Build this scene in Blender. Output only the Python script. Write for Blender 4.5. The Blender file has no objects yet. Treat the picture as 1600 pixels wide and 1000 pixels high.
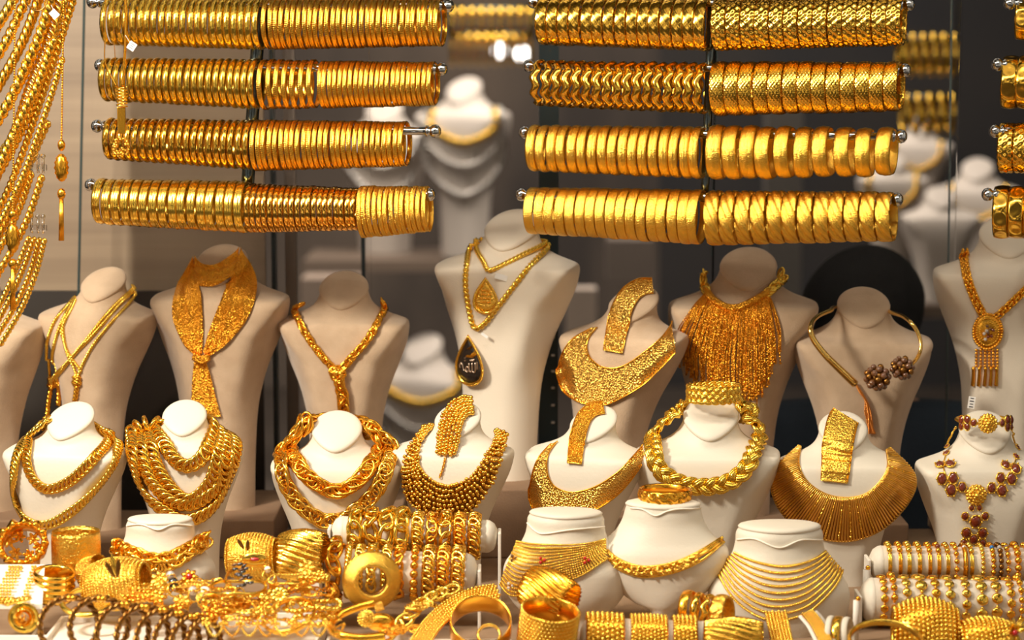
import bpy, math, random
import numpy as np
from mathutils import Vector, Matrix
from mathutils.bvhtree import BVHTree
PI = math.pi
S = bpy.context.scene
COL = S.collection
random.seed(7); RNG = np.random.default_rng(7)

# ---------------------------------------------------------------- camera
PITCH = math.radians(7.0); FPX = 3465.0
CAM = np.array([0.0, -3.0, 0.72])
FWD = np.array([0, math.cos(PITCH), -math.sin(PITCH)])
UPV = np.array([0, math.sin(PITCH), math.cos(PITCH)])
cam = bpy.data.cameras.new('camera'); cam.sensor_width = 36; cam.lens = FPX / 1600 * 36
camo = bpy.data.objects.new('camera', cam); COL.objects.link(camo)
camo.location = CAM; camo.rotation_euler = (PI / 2 - PITCH, 0, 0)
cam.clip_end = 60; cam.dof.use_dof = True; cam.dof.focus_distance = 2.92; cam.dof.aperture_fstop = 3.6
S.camera = camo
S.view_settings.view_transform = 'Standard'; S.view_settings.look = 'None'
S.view_settings.exposure = 0.05; S.view_settings.gamma = 1.0; S.view_settings.use_curve_mapping = False
S.cycles.max_bounces = 7; S.cycles.transparent_max_bounces = 12; S.cycles.sample_clamp_indirect = 6
S.cycles.use_denoising = True

# ---------------------------------------------------------------- world: dim hall, bright patches made up for the gold to reflect
W = bpy.data.worlds.new('world'); S.world = W; W.use_nodes = True
nt = W.node_tree; nt.nodes.clear()
def wn(t, **k):
    n = nt.nodes.new(t)
    for a, b in k.items(): setattr(n, a, b)
    return n
out = wn('ShaderNodeOutputWorld'); bg = wn('ShaderNodeBackground'); tc = wn('ShaderNodeTexCoord')
vo = wn('ShaderNodeTexVoronoi'); vo.inputs['Scale'].default_value = 5.5
rp = wn('ShaderNodeValToRGB'); rp.color_ramp.elements[0].position = 0.16; rp.color_ramp.elements[0].color = (1, 1, 1, 1)
rp.color_ramp.elements[1].position = 0.26; rp.color_ramp.elements[1].color = (0, 0, 0, 1)
no = wn('ShaderNodeTexNoise'); no.inputs['Scale'].default_value = 2.2; no.inputs['Detail'].default_value = 2
r2 = wn('ShaderNodeValToRGB'); r2.color_ramp.elements[0].position = 0.47; r2.color_ramp.elements[0].color = (.03, .022, .015, 1)
r2.color_ramp.elements[1].position = 0.66; r2.color_ramp.elements[1].color = (1.15, .95, .72, 1)
mx = wn('ShaderNodeMixRGB', blend_type='ADD'); mx.inputs[0].default_value = 1
sc = wn('ShaderNodeMixRGB', blend_type='MULTIPLY'); sc.inputs[0].default_value = 1; sc.inputs[2].default_value = (5.5, 4.9, 4.0, 1)
nt.links.new(tc.outputs['Generated'], vo.inputs['Vector']); nt.links.new(tc.outputs['Generated'], no.inputs['Vector'])
nt.links.new(vo.outputs['Distance'], rp.inputs[0]); nt.links.new(no.outputs['Fac'], r2.inputs[0])
nt.links.new(rp.outputs[0], sc.inputs[1]); nt.links.new(r2.outputs[0], mx.inputs[1]); nt.links.new(sc.outputs[0], mx.inputs[2])
nt.links.new(mx.outputs[0], bg.inputs[0]); nt.links.new(bg.outputs[0], out.inputs[0]); bg.inputs[1].default_value = 0.62

# ---------------------------------------------------------------- lights: the strips and spots in the head of the window
def area(name, loc, target, sx, sy, power, col=(1, .92, .78)):
    l = bpy.data.lights.new(name, 'AREA'); l.shape = 'RECTANGLE'; l.size = sx; l.size_y = sy; l.energy = power; l.color = col
    o = bpy.data.objects.new(name, l); COL.objects.link(o); o.location = loc
    o.rotation_euler = (Vector(target) - Vector(loc)).to_track_quat('-Z', 'Y').to_euler(); return o
def spot(name, loc, target, power, ang, blend=.5, r=.02, col=(1, .92, .78)):
    l = bpy.data.lights.new(name, 'SPOT'); l.energy = power; l.spot_size = math.radians(ang); l.spot_blend = blend
    l.shadow_soft_size = r; l.color = col
    o = bpy.data.objects.new(name, l); COL.objects.link(o); o.location = loc
    o.rotation_euler = (Vector(target) - Vector(loc)).to_track_quat('-Z', 'Y').to_euler(); return o
area('window_head_strip_light', (0, -.62, 1.18), (0, -.05, .2), 1.7, .14, 6)
area('window_left_key_light', (-1.15, -1.0, 1.25), (0, .1, .2), .26, .26, 36)
for i, x in enumerate((-.6, -.2, .2, .6)):
    spot('window_spot_light', (x - .30, -.60, 1.2), (x + .02, -.15, .05), 5, 58)
spot('window_spot_light', (-.45, -.75, 1.1), (0, .18, .36), 7, 26)
area('shop_ceiling_light', (-.2, 4.2, 2.3), (-.2, 5.6, 0), 3.2, .6, 120, (1, .88, .76))

# ---------------------------------------------------------------- node materials
MATS = {}
def mat(name, col, rough=.5, metal=0., **k):
    if name in MATS: return MATS[name]
    m = bpy.data.materials.new(name); m.use_nodes = True; t = m.node_tree; b = t.nodes['Principled BSDF']
    b.inputs['Base Color'].default_value = (*col, 1); b.inputs['Roughness'].default_value = rough; b.inputs['Metallic'].default_value = metal
    if 'trans' in k: b.inputs['Transmission Weight'].default_value = k['trans']; b.inputs['IOR'].default_value = k.get('ior', 1.45)
    if 'coat' in k: b.inputs['Coat Weight'].default_value = k['coat']; b.inputs['Coat Roughness'].default_value = .05
    if 'sheen' in k: b.inputs['Sheen Weight'].default_value = k['sheen']
    if 'emit' in k: b.inputs['Emission Color'].default_value = (*k['emit'], 1); b.inputs['Emission Strength'].default_value = k.get('es', 1)
    if 'alpha' in k: b.inputs['Alpha'].default_value = k['alpha']
    tcn = t.nodes.new('ShaderNodeTexCoord')
    if 'var' in k:     # colour variation: (second colour, scale)
        n = t.nodes.new('ShaderNodeTexNoise'); n.inputs['Scale'].default_value = k['var'][1]; n.inputs['Detail'].default_value = 4
        if len(k['var']) > 2:
            mp = t.nodes.new('ShaderNodeMapping'); mp.inputs['Scale'].default_value = k['var'][2]
            t.links.new(tcn.outputs['Object'], mp.inputs['Vector']); t.links.new(mp.outputs[0], n.inputs['Vector'])
        else: t.links.new(tcn.outputs['Object'], n.inputs['Vector'])
        r = t.nodes.new('ShaderNodeValToRGB'); r.color_ramp.elements[0].color = (*col, 1); r.color_ramp.elements[1].color = (*k['var'][0], 1)
        r.color_ramp.elements[0].position = .35; r.color_ramp.elements[1].position = .65
        t.links.new(n.outputs['Fac'], r.inputs[0]); t.links.new(r.outputs[0], b.inputs['Base Color'])
    if 'bump' in k:    # (kind, scale, strength)
        kind, s, st = k['bump']
        if kind == 'voronoi': n = t.nodes.new('ShaderNodeTexVoronoi'); o = 'Distance'
        elif kind == 'wave': n = t.nodes.new('ShaderNodeTexWave'); o = 'Fac'; n.inputs['Distortion'].default_value = 1.5
        elif kind == 'checker': n = t.nodes.new('ShaderNodeTexChecker'); o = 'Fac'
        else: n = t.nodes.new('ShaderNodeTexNoise'); o = 'Fac'; n.inputs['Detail'].default_value = 3
        n.inputs['Scale'].default_value = s
        t.links.new(tcn.outputs['Object'], n.inputs['Vector'])
        bp = t.nodes.new('ShaderNodeBump'); bp.inputs['Strength'].default_value = st; bp.inputs['Distance'].default_value = .002
        t.links.new(n.outputs[o], bp.inputs['Height']); t.links.new(bp.outputs[0], b.inputs['Normal'])
    MATS[name] = m; return m
G = (1.0, .59, .085)
gold = mat('gold_polished', G, .17, 1)
goldr = mat('gold_satin', G, .26, 1, bump=('noise', 700, .5))
goldg = mat('gold_glitter', (1, .60, .12), .24, 1, bump=('voronoi', 430, 1.0))
goldm = mat('gold_mesh_cloth', (.98, .50, .05), .30, 1, bump=('voronoi', 600, .9))
goldf = mat('gold_filigree', (1, .60, .09), .25, 1, bump=('noise', 330, 1.0))
goldh = mat('gold_honeycomb', (1, .58, .09), .24, 1, bump=('voronoi', 900, .7))
goldy = mat('gold_yellow', (1, .65, .10), .22, 1)
goldd = mat('gold_deep', (1.0, .50, .05), .24, 1)
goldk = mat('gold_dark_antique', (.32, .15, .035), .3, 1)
chrome = mat('chrome', (.62, .64, .66), .09, 1)
steel = mat('dark_steel', (.12, .15, .16), .2, 1)
cream = mat('cream_leatherette', (.71, .64, .53), .55, bump=('noise', 260, .12))
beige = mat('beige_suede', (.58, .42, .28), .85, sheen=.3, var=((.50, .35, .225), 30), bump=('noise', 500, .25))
beigel = mat('ivory_suede', (.78, .68, .55), .8, sheen=.3, bump=('noise', 500, .15))
tan = mat('tan_suede_plinth', (.27, .165, .095), .85, var=((.22, .13, .075), 14), bump=('noise', 400, .25))
tablem = mat('brown_suede_base', (.30, .19, .11), .85, var=((.24, .145, .08), 20), bump=('noise', 400, .25))
seamm = mat('cream_piping', (.88, .80, .68), .5)
redst = mat('amber_red_stone', (.16, .018, .004), .08, coat=1)
redder = mat('ruby_stone', (.5, .01, .01), .08, coat=1)
blackst = mat('black_stone', (.012, .01, .012), .12, coat=1)
bluest = mat('blue_stone', (.02, .16, .45), .1, coat=1)
crystal = mat('crystal_stone', (.95, .95, .95), .03, trans=.6)
pearlm = mat('pearl', (.9, .86, .78), .2, coat=.6)
brownst = mat('smoky_brown_stone', (.16, .055, .015), .06, coat=1, trans=.2)
paper = mat('white_tag_paper', (.85, .82, .78), .6)
ink = mat('tag_ink', (.05, .05, .06), .6)
blackm = mat('black_enamel', (.014, .009, .007), .25, coat=.4)
silverm = mat('silver_script', (.72, .55, .42), .3, 1)
plast = mat('clear_plastic', (.95, .95, .95), .04, trans=1.0, ior=1.4)
glassm = mat('pane_glass', (1, 1, 1), .0, trans=1.0, ior=1.01)
edgem = mat('glass_edge', (.05, .075, .075), .15)
hairm = mat('black_hair', (.004, .0035, .004), .85)
coatm = mat('navy_cloth', (.012, .024, .042), .8, bump=('noise', 120, .4))
skinm = mat('skin', (.42, .24, .16), .5)

# ---------------------------------------------------------------- mesh helpers
WO = {}
def spline(pts, n, closed=False):
    p = np.array(pts, float)
    if closed: p = np.vstack([p[-1:], p, p[:2]])
    else: p = np.vstack([2 * p[0] - p[1], p, 2 * p[-1] - p[-2]])
    m = len(p) - 3; t = np.linspace(0, m, n, endpoint=not closed); i = np.minimum(t.astype(int), m - 1); f = (t - i)[:, None]
    a, b, c, d = p[i], p[i + 1], p[i + 2], p[i + 3]
    return .5 * (2 * b + (c - a) * f + (2 * a - 5 * b + 4 * c - d) * f ** 2 + (3 * b - a - 3 * c + d) * f ** 3)
def unit(v): return v / np.maximum(np.linalg.norm(v, axis=-1, keepdims=True), 1e-12)
class MB:
    def __init__(s): s.v = []; s.f = []; s.n = 0
    def add(s, V, F):
        V = np.asarray(V, float).reshape(-1, 3); F = np.asarray(F)
        s.v.append(V); s.f.append(F + s.n); s.n += len(V); return s
    def grid(s, V, cu=False, cv=False):
        n, m = V.shape[:2]; I = np.arange(n * m).reshape(n, m)
        A = I if cu else I[:-1]; B = np.roll(I, -1, 0) if cu else I[1:]
        if cv: f = np.stack([A, np.roll(A, -1, 1), np.roll(B, -1, 1), B], -1)
        else: f = np.stack([A[:, :-1], A[:, 1:], B[:, 1:], B[:, :-1]], -1)
        return s.add(V, f.reshape(-1, 4))
    def inst(s, V, F, O, Bs):      # template V,F at origins O (k,3), bases Bs (k,3,3) columns = axes
        V = np.asarray(V).reshape(-1, 3); k = len(O)
        W_ = np.einsum('kij,vj->kvi', Bs, V) + O[:, None, :]
        FF = (F[None] + (np.arange(k) * len(V))[:, None, None]).reshape(-1, F.shape[1])
        return s.add(W_, FF)
    def box(s, c, d, rot=None):
        q = np.array([[x, y, z] for x in (-.5, .5) for y in (-.5, .5) for z in (-.5, .5)]) * np.array(d)
        if rot is not None: q = q @ np.array(rot).T
        return s.add(q + np.array(c), np.array([[0, 1, 3, 2], [4, 6, 7, 5], [0, 4, 5, 1], [2, 3, 7, 6], [0, 2, 6, 4], [1, 5, 7, 3]]))
    def build(s, name, m, parent=None, label=None, cat=None, group=None, kind=None, smooth=True, local=False, bevel=0):
        V = np.vstack(s.v); me = bpy.data.meshes.new(name)
        if local: o0 = np.zeros(3)
        elif parent is not None: o0 = WO[parent.name]
        else: o0 = np.array([(V[:, 0].min() + V[:, 0].max()) / 2, (V[:, 1].min() + V[:, 1].max()) / 2, V[:, 2].min()])
        V = V - o0; fs = s.f; lens = np.concatenate([np.full(len(f), f.shape[1]) for f in fs]); L = np.concatenate([f.ravel() for f in fs])
        me.vertices.add(len(V)); me.vertices.foreach_set('co', V.ravel().astype(np.float32))
        me.loops.add(len(L)); me.loops.foreach_set('vertex_index', L.astype(np.int32))
        me.polygons.add(len(lens)); st = np.concatenate([[0], np.cumsum(lens)[:-1]])
        me.polygons.foreach_set('loop_start', st.astype(np.int32))
        me.polygons.foreach_set('use_smooth', np.full(len(lens), smooth)); me.update(calc_edges=True); me.validate()
        me.materials.append(m); o = bpy.data.objects.new(name, me); COL.objects.link(o)
        if parent is not None: o.parent = parent; WO[o.name] = o0
        elif not local: o.location = o0; WO[o.name] = o0
        if bevel:
            md = o.modifiers.new('bevel', 'BEVEL'); md.width = bevel; md.segments = 3; md.limit_method = 'ANGLE'
        tag(o, label, cat, group, kind); return o
def tag(o, label=None, cat=None, group=None, kind=None):
    if label: o['label'] = label
    if cat: o['category'] = cat
    if group: o['group'] = group
    if kind: o['kind'] = kind
    return o
def thing(name, label, cat, loc, group=None):
    o = bpy.data.objects.new(name, None); COL.objects.link(o); o.location = loc; o.empty_display_size = .02
    WO[o.name] = np.array(loc, float); return tag(o, label, cat, group)
def ray(px, py):
    d = FPX * FWD + (px - 800) * np.array([1., 0, 0]) + (500 - py) * UPV
    return d / d[1]
def at(px, py, Y): return CAM + ray(px, py) * (Y - CAM[1])
def atz(px, py, z):
    d = ray(px, py); return CAM + d * ((z - CAM[2]) / d[2])
def mpp(Y): return (Y + 3.0) / FPX          # metres per pixel at depth Y
def arc(P): return np.concatenate([[0], np.cumsum(np.linalg.norm(np.diff(P, axis=0), axis=1))])
def resample(P, step=None, n=None, *more):
    s = arc(P); n = n or max(2, int(round(s[-1] / step)) + 1); t = np.linspace(0, s[-1], n)
    f = lambda A: np.stack([np.interp(t, s, A[:, i]) for i in range(A.shape[1])], 1)
    r = [f(P)] + [f(A) for A in more]; return r if more else r[0]
def frames(P, N=None, closed=False):
    T = unit(np.roll(P, -1, 0) - np.roll(P, 1, 0)) if closed else unit(np.gradient(P, axis=0))
    if N is None:
        ref = np.array([0, -1., 0]); 
        if abs(T @ ref).mean() > .8: ref = np.array([0, 0, 1.])
        N = np.tile(ref, (len(P), 1))
    N = unit(N - T * np.sum(N * T, 1, keepdims=True)); return T, N, np.cross(N, T)
def tube(mb, P, r, N=None, seg=8, closed=False, flat=1.0, caps=True):
    P = np.asarray(P, float); T, N, B = frames(P, N, closed); a = np.arange(seg) / seg * 2 * PI
    r = np.broadcast_to(np.asarray(r, float), (len(P),))[:, None, None]
    V = P[:, None] + r * (flat * N[:, None] * np.cos(a)[None, :, None] + B[:, None] * np.sin(a)[None, :, None])
    if caps and not closed: V = np.concatenate([P[None, :1].repeat(seg, 1), V, P[None, -1:].repeat(seg, 1)])
    return mb.grid(V, cu=closed, cv=True)
def torus_t(L, Wd, r, nu=14, nv=6, sq=1.0):
    u = np.arange(nu) / nu * 2 * PI; v = np.arange(nv) / nv * 2 * PI
    cx = np.sign(np.cos(u)) * abs(np.cos(u)) ** sq * L / 2; cy = np.sign(np.sin(u)) * abs(np.sin(u)) ** sq * Wd / 2
    C = np.stack([cx, cy, 0 * u], 1); T = unit(np.roll(C, -1, 0) - np.roll(C, 1, 0)); O = np.stack([T[:, 1], -T[:, 0], 0 * u], 1)
    V = C[:, None] + r * (O[:, None] * np.cos(v)[None, :, None] + np.array([0, 0, 1.]) * np.sin(v)[None, :, None])
    m = MB(); m.grid(V, True, True); return m.v[0], m.f[0]
def ball_t(nu=8, nv=5):
    u = np.arange(nu) / nu * 2 * PI; v = np.linspace(0, PI, nv + 1)
    V = np.stack([np.sin(v)[:, None] * np.cos(u), np.sin(v)[:, None] * np.sin(u), np.cos(v)[:, None] + 0 * u], -1)
    m = MB(); m.grid(V, False, True); return m.v[0], m.f[0]
BV, BF = ball_t(); BV2, BF2 = ball_t(16, 10)
def balls(mb, C, r, hi=False, basis=None):
    C = np.asarray(C, float).reshape(-1, 3); r = np.broadcast_to(np.asarray(r, float), (len(C),))
    Bs = (np.eye(3)[None] if basis is None else basis) * r[:, None, None]
    return mb.inst(BV2 if hi else BV, BF2 if hi else BF, C, np.broadcast_to(Bs, (len(C), 3, 3)))
PS = {'curb': 1.12}
def chain(mb, P, N, w, wire, kind='curb', pitch=None, nu=14, nv=6):
    L = w * (1.18 if kind == 'curb' else 1.3); pitch = (pitch or (w * .52 if kind == 'curb' else L * .62)) * PS.get(kind, 1)
    P, N = resample(P, pitch, None, N); T, N, B = frames(P, N); k = len(P)
    V, F = torus_t(L, w * (.80 if kind == 'curb' else .8), wire, nu, nv)
    if kind == 'curb': al = np.full(k, .50); be = np.full(k, .62)
    elif kind == 'cable': al = np.where(np.arange(k) % 2, .8, -.8); be = np.zeros(k)
    else: al = RNG.uniform(-.9, .9, k); be = RNG.uniform(-.5, .5, k)
    ca, sa, cb, sb = np.cos(al)[:, None], np.sin(al)[:, None], np.cos(be)[:, None], np.sin(be)[:, None]
    X = T * cb + B * sb; Y0 = -T * sb + B * cb; Yv = Y0 * ca + N * sa; Z = np.cross(X, Yv)
    return mb.inst(V, F, P, np.stack([X, Yv, Z], -1))
def rope(mb, P, N, r, strands=2, turns_pitch=None, seg=6, wire=None):
    P, N = resample(P, r * .5, None, N); T, N, B = frames(P, N); s = arc(P); tp = turns_pitch or r * 5; w = wire or r * .62
    for k in range(strands):
        a = (s / tp * 2 * PI + k * 2 * PI / strands)[:, None]; Q = P + (r - w) * 1.35 * (N * np.cos(a) + B * np.sin(a)) * 1.0
        tube(mb, Q, w, N, seg)
    return mb
def braid(mb, P, N, r, pitch=None, seg=6, strands=3):
    P, N = resample(P, r * .3, None, N); T, N, B = frames(P, N); s = arc(P); pt = pitch or r * 3.6
    for k in range(strands):
        a = s / pt * 2 * PI + k * 2 * PI / strands
        Q = P + (B * (r * .58 * np.sin(a))[:, None]) + N * (r * .26 * np.sin(2 * a))[:, None]
        Tq = unit(np.gradient(Q, axis=0)); Bq = np.cross(N, Tq)
        for j in (-1, 0, 1):
            tube(mb, Q + Bq * (r * .22 * j) + N * (r * .07 * (1 - j * j)), r * .19, N, seg)
    return mb
def beads(mb, P, r, step=None): 
    Q = resample(np.asarray(P), step or r * 2.02); return balls(mb, Q, r)
def lathe(mb, prof, c, axis=(0, 0, 1), seg=24, up=None):      # prof: (r, h) list
    ax = unit(np.array(axis, float)); u = np.array([1., 0, 0]) if abs(ax[0]) < .9 else np.array([0, 1., 0]); e = unit(np.cross(ax, u)); g = np.cross(ax, e)
    a = np.arange(seg) / seg * 2 * PI; p = np.array(prof, float)
    V = np.array(c) + p[:, 0][:, None, None] * (e * np.cos(a)[:, None] + g * np.sin(a)[:, None])[None] + p[:, 1][:, None, None] * ax
    return mb.grid(V, False, True)
def axes(ax, up=(0, 0, 1)):
    x = unit(np.array(ax, float)); z = unit(np.array(up, float) - x * (x @ np.array(up, float))); return np.stack([x, np.cross(z, x), z], -1)
# ---------------------------------------------------------------- the place: room, window base, back boards
def box_obj(name, c, d, m, **k):
    rot = k.pop('rot', None); b = MB().box(c, d, rot); return b.build(name, m, smooth=False, **k)
STR = dict(kind='structure')
floorm = mat('stone_floor', (.10, .08, .065), .5, var=((.07, .055, .045), 2))
wallm = mat('taupe_wall', (.17, .13, .10), .8, var=((.055, .045, .04), 1.1, (1, .2, .4)))
wallr = mat('dark_shop_wall', (.022, .022, .026), .7, var=((.035, .03, .028), 1.5))
panelm = mat('brown_veneer', (.40, .29, .19), .42, var=((.27, .19, .125), 3.0, (.3, 1, 7)))
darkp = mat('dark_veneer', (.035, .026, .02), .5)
box_obj('floor', (0, 3.5, -.95), (9, 13, .1), floorm, **STR)
box_obj('wall_back', (-1.3, 7.6, .8), (4.0, .1, 3.5), wallm, **STR)
box_obj('wall_back', (2.2, 7.6, .8), (3.0, .1, 3.5), wallr, **STR)
box_obj('wall_left', (-3.3, 3.8, .8), (.1, 7.6, 3.5), wallm, **STR)
box_obj('wall_right', (3.7, 3.8, .8), (.1, 7.6, 3.5), wallr, **STR)
box_obj('ceiling', (0.2, 5, 2.6), (7, 5.3, .1), wallr, **STR)
# window base and its cabinet
box_obj('trim_window_base', (0, -.14, -.03), (1.9, .84, .06), tablem, **STR)
box_obj('trim_window_cabinet', (0, -.14, -.48), (1.86, .8, .84), darkp, **STR)
# left back board of the window (lacquered brown) and a dark board put in for the shade low on it
def px_box(x0, x1, y0, y1, Y, t, name, m, **k):      # upright board covering that part of the view at depth Y
    a = at(x0, y0, Y); b = at(x1, y1, Y)
    return box_obj(name, ((a[0] + b[0]) / 2, Y + t / 2, (a[2] + b[2]) / 2), (b[0] - a[0], t, a[2] - b[2]), m, **k)
px_box(-260, 416, -260, 520, .50, .012, 'wall_left', panelm, **STR)
px_box(-260, 418, 455, 1100, .47, .012, 'shade_board_back', darkp, **STR)
px_box(416, 438, -200, 1000, .46, .03, 'trim_1', mat('dark_teal_frame', (.02, .028, .03), .3), **STR)
px_box(438, 470, -200, 960, .49, .012, 'trim_2', mat('taupe_frame', (.15, .115, .09), .5), **STR)
px_box(564, 573, 355, 700, .6, .006, 'trim_3', mat('dark_teal_frame', (.02, .028, .03), .3), **STR)
def pane(n, x0, x1, Y):
    g = px_box(x0, x1, -220, 900, Y, .005, 'window_%d' % n, glassm, **STR)
    return g
def edge(x0, x1, y0, y1, Y, w, n):   # polished edge of a pane
    a, b = at(x0, y0, Y), at(x1, y1, Y); mb = MB(); tube(mb, np.array([a, b]), w, seg=6); mb.build('trim_%d' % n, edgem, smooth=False, **STR)
pane(1, 135, 414, .40); pane(2, 575, 1110, .42); pane(3, 1120, 1480, .42)
edge(133, 120, -60, 600, .395, .0022, 4); edge(1488, 1478, -60, 700, .415, .0016, 5); edge(1123, 1112, -60, 400, .425, .0016, 6)

# slotted upright of the shelving behind
t = thing('shelf_upright', 'dark metal slotted shelf upright behind the tall ivory bust', 'shelf upright', at(866, 700, .40) * [1, 1, 0] + [0, 0, -.0])
a, b = at(858, -80, .40), at(858, 760, .40)
MB().box((a[0], .40, (a[2] + b[2]) / 2), (.030, .02, a[2] - b[2])).build('post', mat('dark_upright', (.035, .05, .055), .3, .6), t, smooth=False)
for y in (200, 225, 503, 527, 555, 580, 606, 633, 660):
    MB().box(at(864, y, .388), (.005, .004, .003)).build('slot', mat('slot_steel', (.7, .7, .7), .3, .8), t, smooth=False)

# ---------------------------------------------------------------- busts
KEYS = np.array([  # drop, half width, front, back, slope, squareness    (all relative to the shoulder width)
    [.150, .186, .175, .150, .78, 2.0], [.175, .190, .178, .152, .66, 2.0], [.215, .200, .180, .152, .50, 2.1], [.262, .228, .186, .150, .36, 2.1],
    [.300, .275, .196, .146, .25, 2.2], [.335, .350, .212, .140, .16, 2.5], [.362, .430, .228, .134, .10, 3.2], [.385, .488, .242, .128, .06, 4.4],
    [.415, .505, .256, .122, .02, 5.5], [.470, .503, .270, .118, .0, 6.5], [.570, .484, .280, .115, .0, 7], [.720, .430, .275, .112, .0, 7],
    [.880, .366, .252, .108, .0, 7], [1.05, .318, .225, .104, .0, 6], [1.25, .288, .200, .10, .0, 3.6], [1.6, .272, .18, .10, .0, 3.2], [2.3, .26, .17, .10, .0, 3.2]])
def loft(keys, W, H, nz=56, nt=120, wscale=1.0, nar=.30):
    k = keys.copy(); D = H / W; k = np.vstack([k[k[:, 0] < D - .02], [np.interp(D, k[:, 0], k[:, j]) for j in range(6)]]); k[-1, 0] = D
    s = spline(k, nz); a = np.arange(nt) / nt * 2 * PI; V = np.zeros((nz, nt, 3))
    e = 2 / s[:, 5][:, None]; c, sn = np.cos(a)[None], np.sin(a)[None]
    x = np.sign(c) * abs(c) ** e * s[:, 1][:, None] * wscale; yy = np.sign(sn) * abs(sn) ** e
    fr = np.where(yy > 0, yy, 0); x = x * (1 - .30 * fr ** 1.5 * np.clip((.44 - s[:, 0]) / .3, 0, 1)[:, None] - nar * fr * np.clip((s[:, 0] - .4) / .3, 0, 1)[:, None])
    y = -np.where(yy > 0, yy * s[:, 2][:, None], yy * s[:, 3][:, None])
    z = -s[:, 0][:, None] + s[:, 4][:, None] * y      # front (negative y) lower
    V = np.stack([x + 0 * z, y + 0 * z, z], -1) * W; V[..., 2] += H; V[-1, :, 2] = 0
    return V
def grid_faces(n, m, cu=False, cv=False):
    mb = MB(); mb.grid(np.zeros((n, m, 3)), cu, cv); return mb.f[0]
BUSTS = {}
def bust(key, name, label, cx, wpx, top, Y, base, yaw=0, m=beige, lean=0, group=None, cat='bust', dx=0, keys=KEYS, capm=None):
    c = at(cx, top, Y); W = wpx * mpp(Y); H = (c[2] - base) + 0.0; D = H / W
    V = loft(keys, W, H, nar=.36 if keys is KEYS else 0); ca, sa = math.cos(math.radians(-yaw)), math.sin(math.radians(-yaw))
    def place(V):
        V = V.copy(); t_ = (V[..., 2] / H) ; V[..., 0] += t_ ** 2 * dx * mpp(Y)
        x, y = V[..., 0] * ca - V[..., 1] * sa, V[..., 0] * sa + V[..., 1] * ca
        return np.stack([x + c[0], y + Y, V[..., 2] + base], -1)
    t = thing(name, label, cat, (c[0], Y, base), group)
    VB = place(V); mb = MB(); mb.grid(VB, False, True); n, k = V.shape[:2]
    mb.grid(np.stack([VB[-1], np.tile(VB[-1].mean(0), (k, 1))]), False, True)
    mb.build('body', m, t)
    # neck cap: padded tilted disc with a lip
    R0 = V[0]; cen = R0.mean(0); rows = []
    T_ = np.array([0, 0, 1.]); 
    for f, h in ((.985, -.010), (1.035, -.004), (1.045, .006), (1.0, .018), (.9, .026), (.7, .032), (.4, .036), (.0, .037)):
        r = cen + (R0 - cen) * f; s0 = keys[0, 4]; nrm = unit(np.array([0, -s0, 1.])); rows.append(r + nrm * h * W)
    VC = place(np.stack(rows)); mc = MB(); mc.grid(VC, False, True); mc.build('neck_cap', capm or m, t)
    F1 = grid_faces(n, k, False, True); F2 = grid_faces(8, k, False, True) + n * k
    allv = np.vstack([VB.reshape(-1, 3), VC.reshape(-1, 3)])
    bv = BVHTree.FromPolygons([tuple(v) for v in allv], [tuple(f) for f in np.vstack([F1, F2])])
    BUSTS[key] = dict(bvh=bv, Y=Y, W=W, H=H, c=c, thing=t, wpx=wpx, px=mpp(Y)); return t
def plinth(x0, x1, top, Y0, Y1, label, m=tan):
    a = at(x0, 600, Y0)[0]; b = at(x1, 600, Y0)[0]
    box_obj('plinth', ((a + b) / 2, (Y0 + Y1) / 2, top / 2), (b - a, Y1 - Y0, top), m, label=label, cat='plinth', bevel=.003)

CB = [  # key, cx, w, top, Y, base, yaw, material, dx, label
    ('C0', -42, 222, 420, .17, .055, 10, beige, 0, 'beige suede bust under the hanging chains, cut off by the picture edge'),
    ('C1', 134, 186, 415, .18, .025, 16, beige, 34, 'beige suede bust wearing the knotted thin multi-strand necklaces'),
    ('C2', 336, 214, 380, .18, .056, 4, beige, 12, 'tall beige suede bust wearing the gold mesh scarf'),
    ('C3', 537, 202, 422, .18, .060, 4, beige, 0, 'beige suede bust wearing the knotted rope lariat'),
    ('C4', 780, 224, 324, .18, .100, 17, beigel, 24, 'tallest ivory bust, wearing two teardrop pendants'),
    ('C5', 948, 200, 444, .16, .060, 20, beige, 52, 'beige bust wearing the wide glittering collar, half hidden by its strap'),
    ('C6', 1146, 232, 384, .18, .045, 2, beige, 28, 'beige suede bust wearing the long gold fringe necklace'),
    ('C7', 1350, 214, 447, .15, .050, 3, beige, 0, 'beige suede bust wearing the open collar ring with two flower balls'),
    ('C8', 1574, 222, 336, .17, .050, 6, beigel, 0, 'ivory bust wearing the oval medallion chain, beside the dark seated figure')]
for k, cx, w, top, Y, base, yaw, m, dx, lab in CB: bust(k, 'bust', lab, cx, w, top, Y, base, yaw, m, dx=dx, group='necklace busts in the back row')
BB = [('B1', 90, 194, 627, -.05, .0, 12, 26, 'cream bust wearing two curb chains'), ('B2', 288, 182, 625, -.05, .0, 0, 0, 'cream bust wearing four strands of thick curb chain'),
      ('B3', 526, 208, 642, -.05, .0, 0, 0, 'cream bust wearing two heaps of rope and loop chains'), ('B4', 698, 190, 628, -.05, .0, 14, 22, 'cream bust wearing the gold bead bib and bead bracelet'),
      ('B5', 898, 190, 632, -.05, .0, 20, 38, 'cream bust wearing the smooth tapering collar, strap over its neck'), ('B6', 1098, 228, 618, -.06, .0, 3, 17, 'broad cream bust wearing the thick plaited necklace'),
      ('B7', 1318, 200, 643, -.05, .0, 2, 0, 'cream bust wearing the sunray bar collar'), ('B8', 1540, 214, 642, -.05, .0, 0, 0, 'cream bust wearing the amber stone necklace')]
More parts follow.
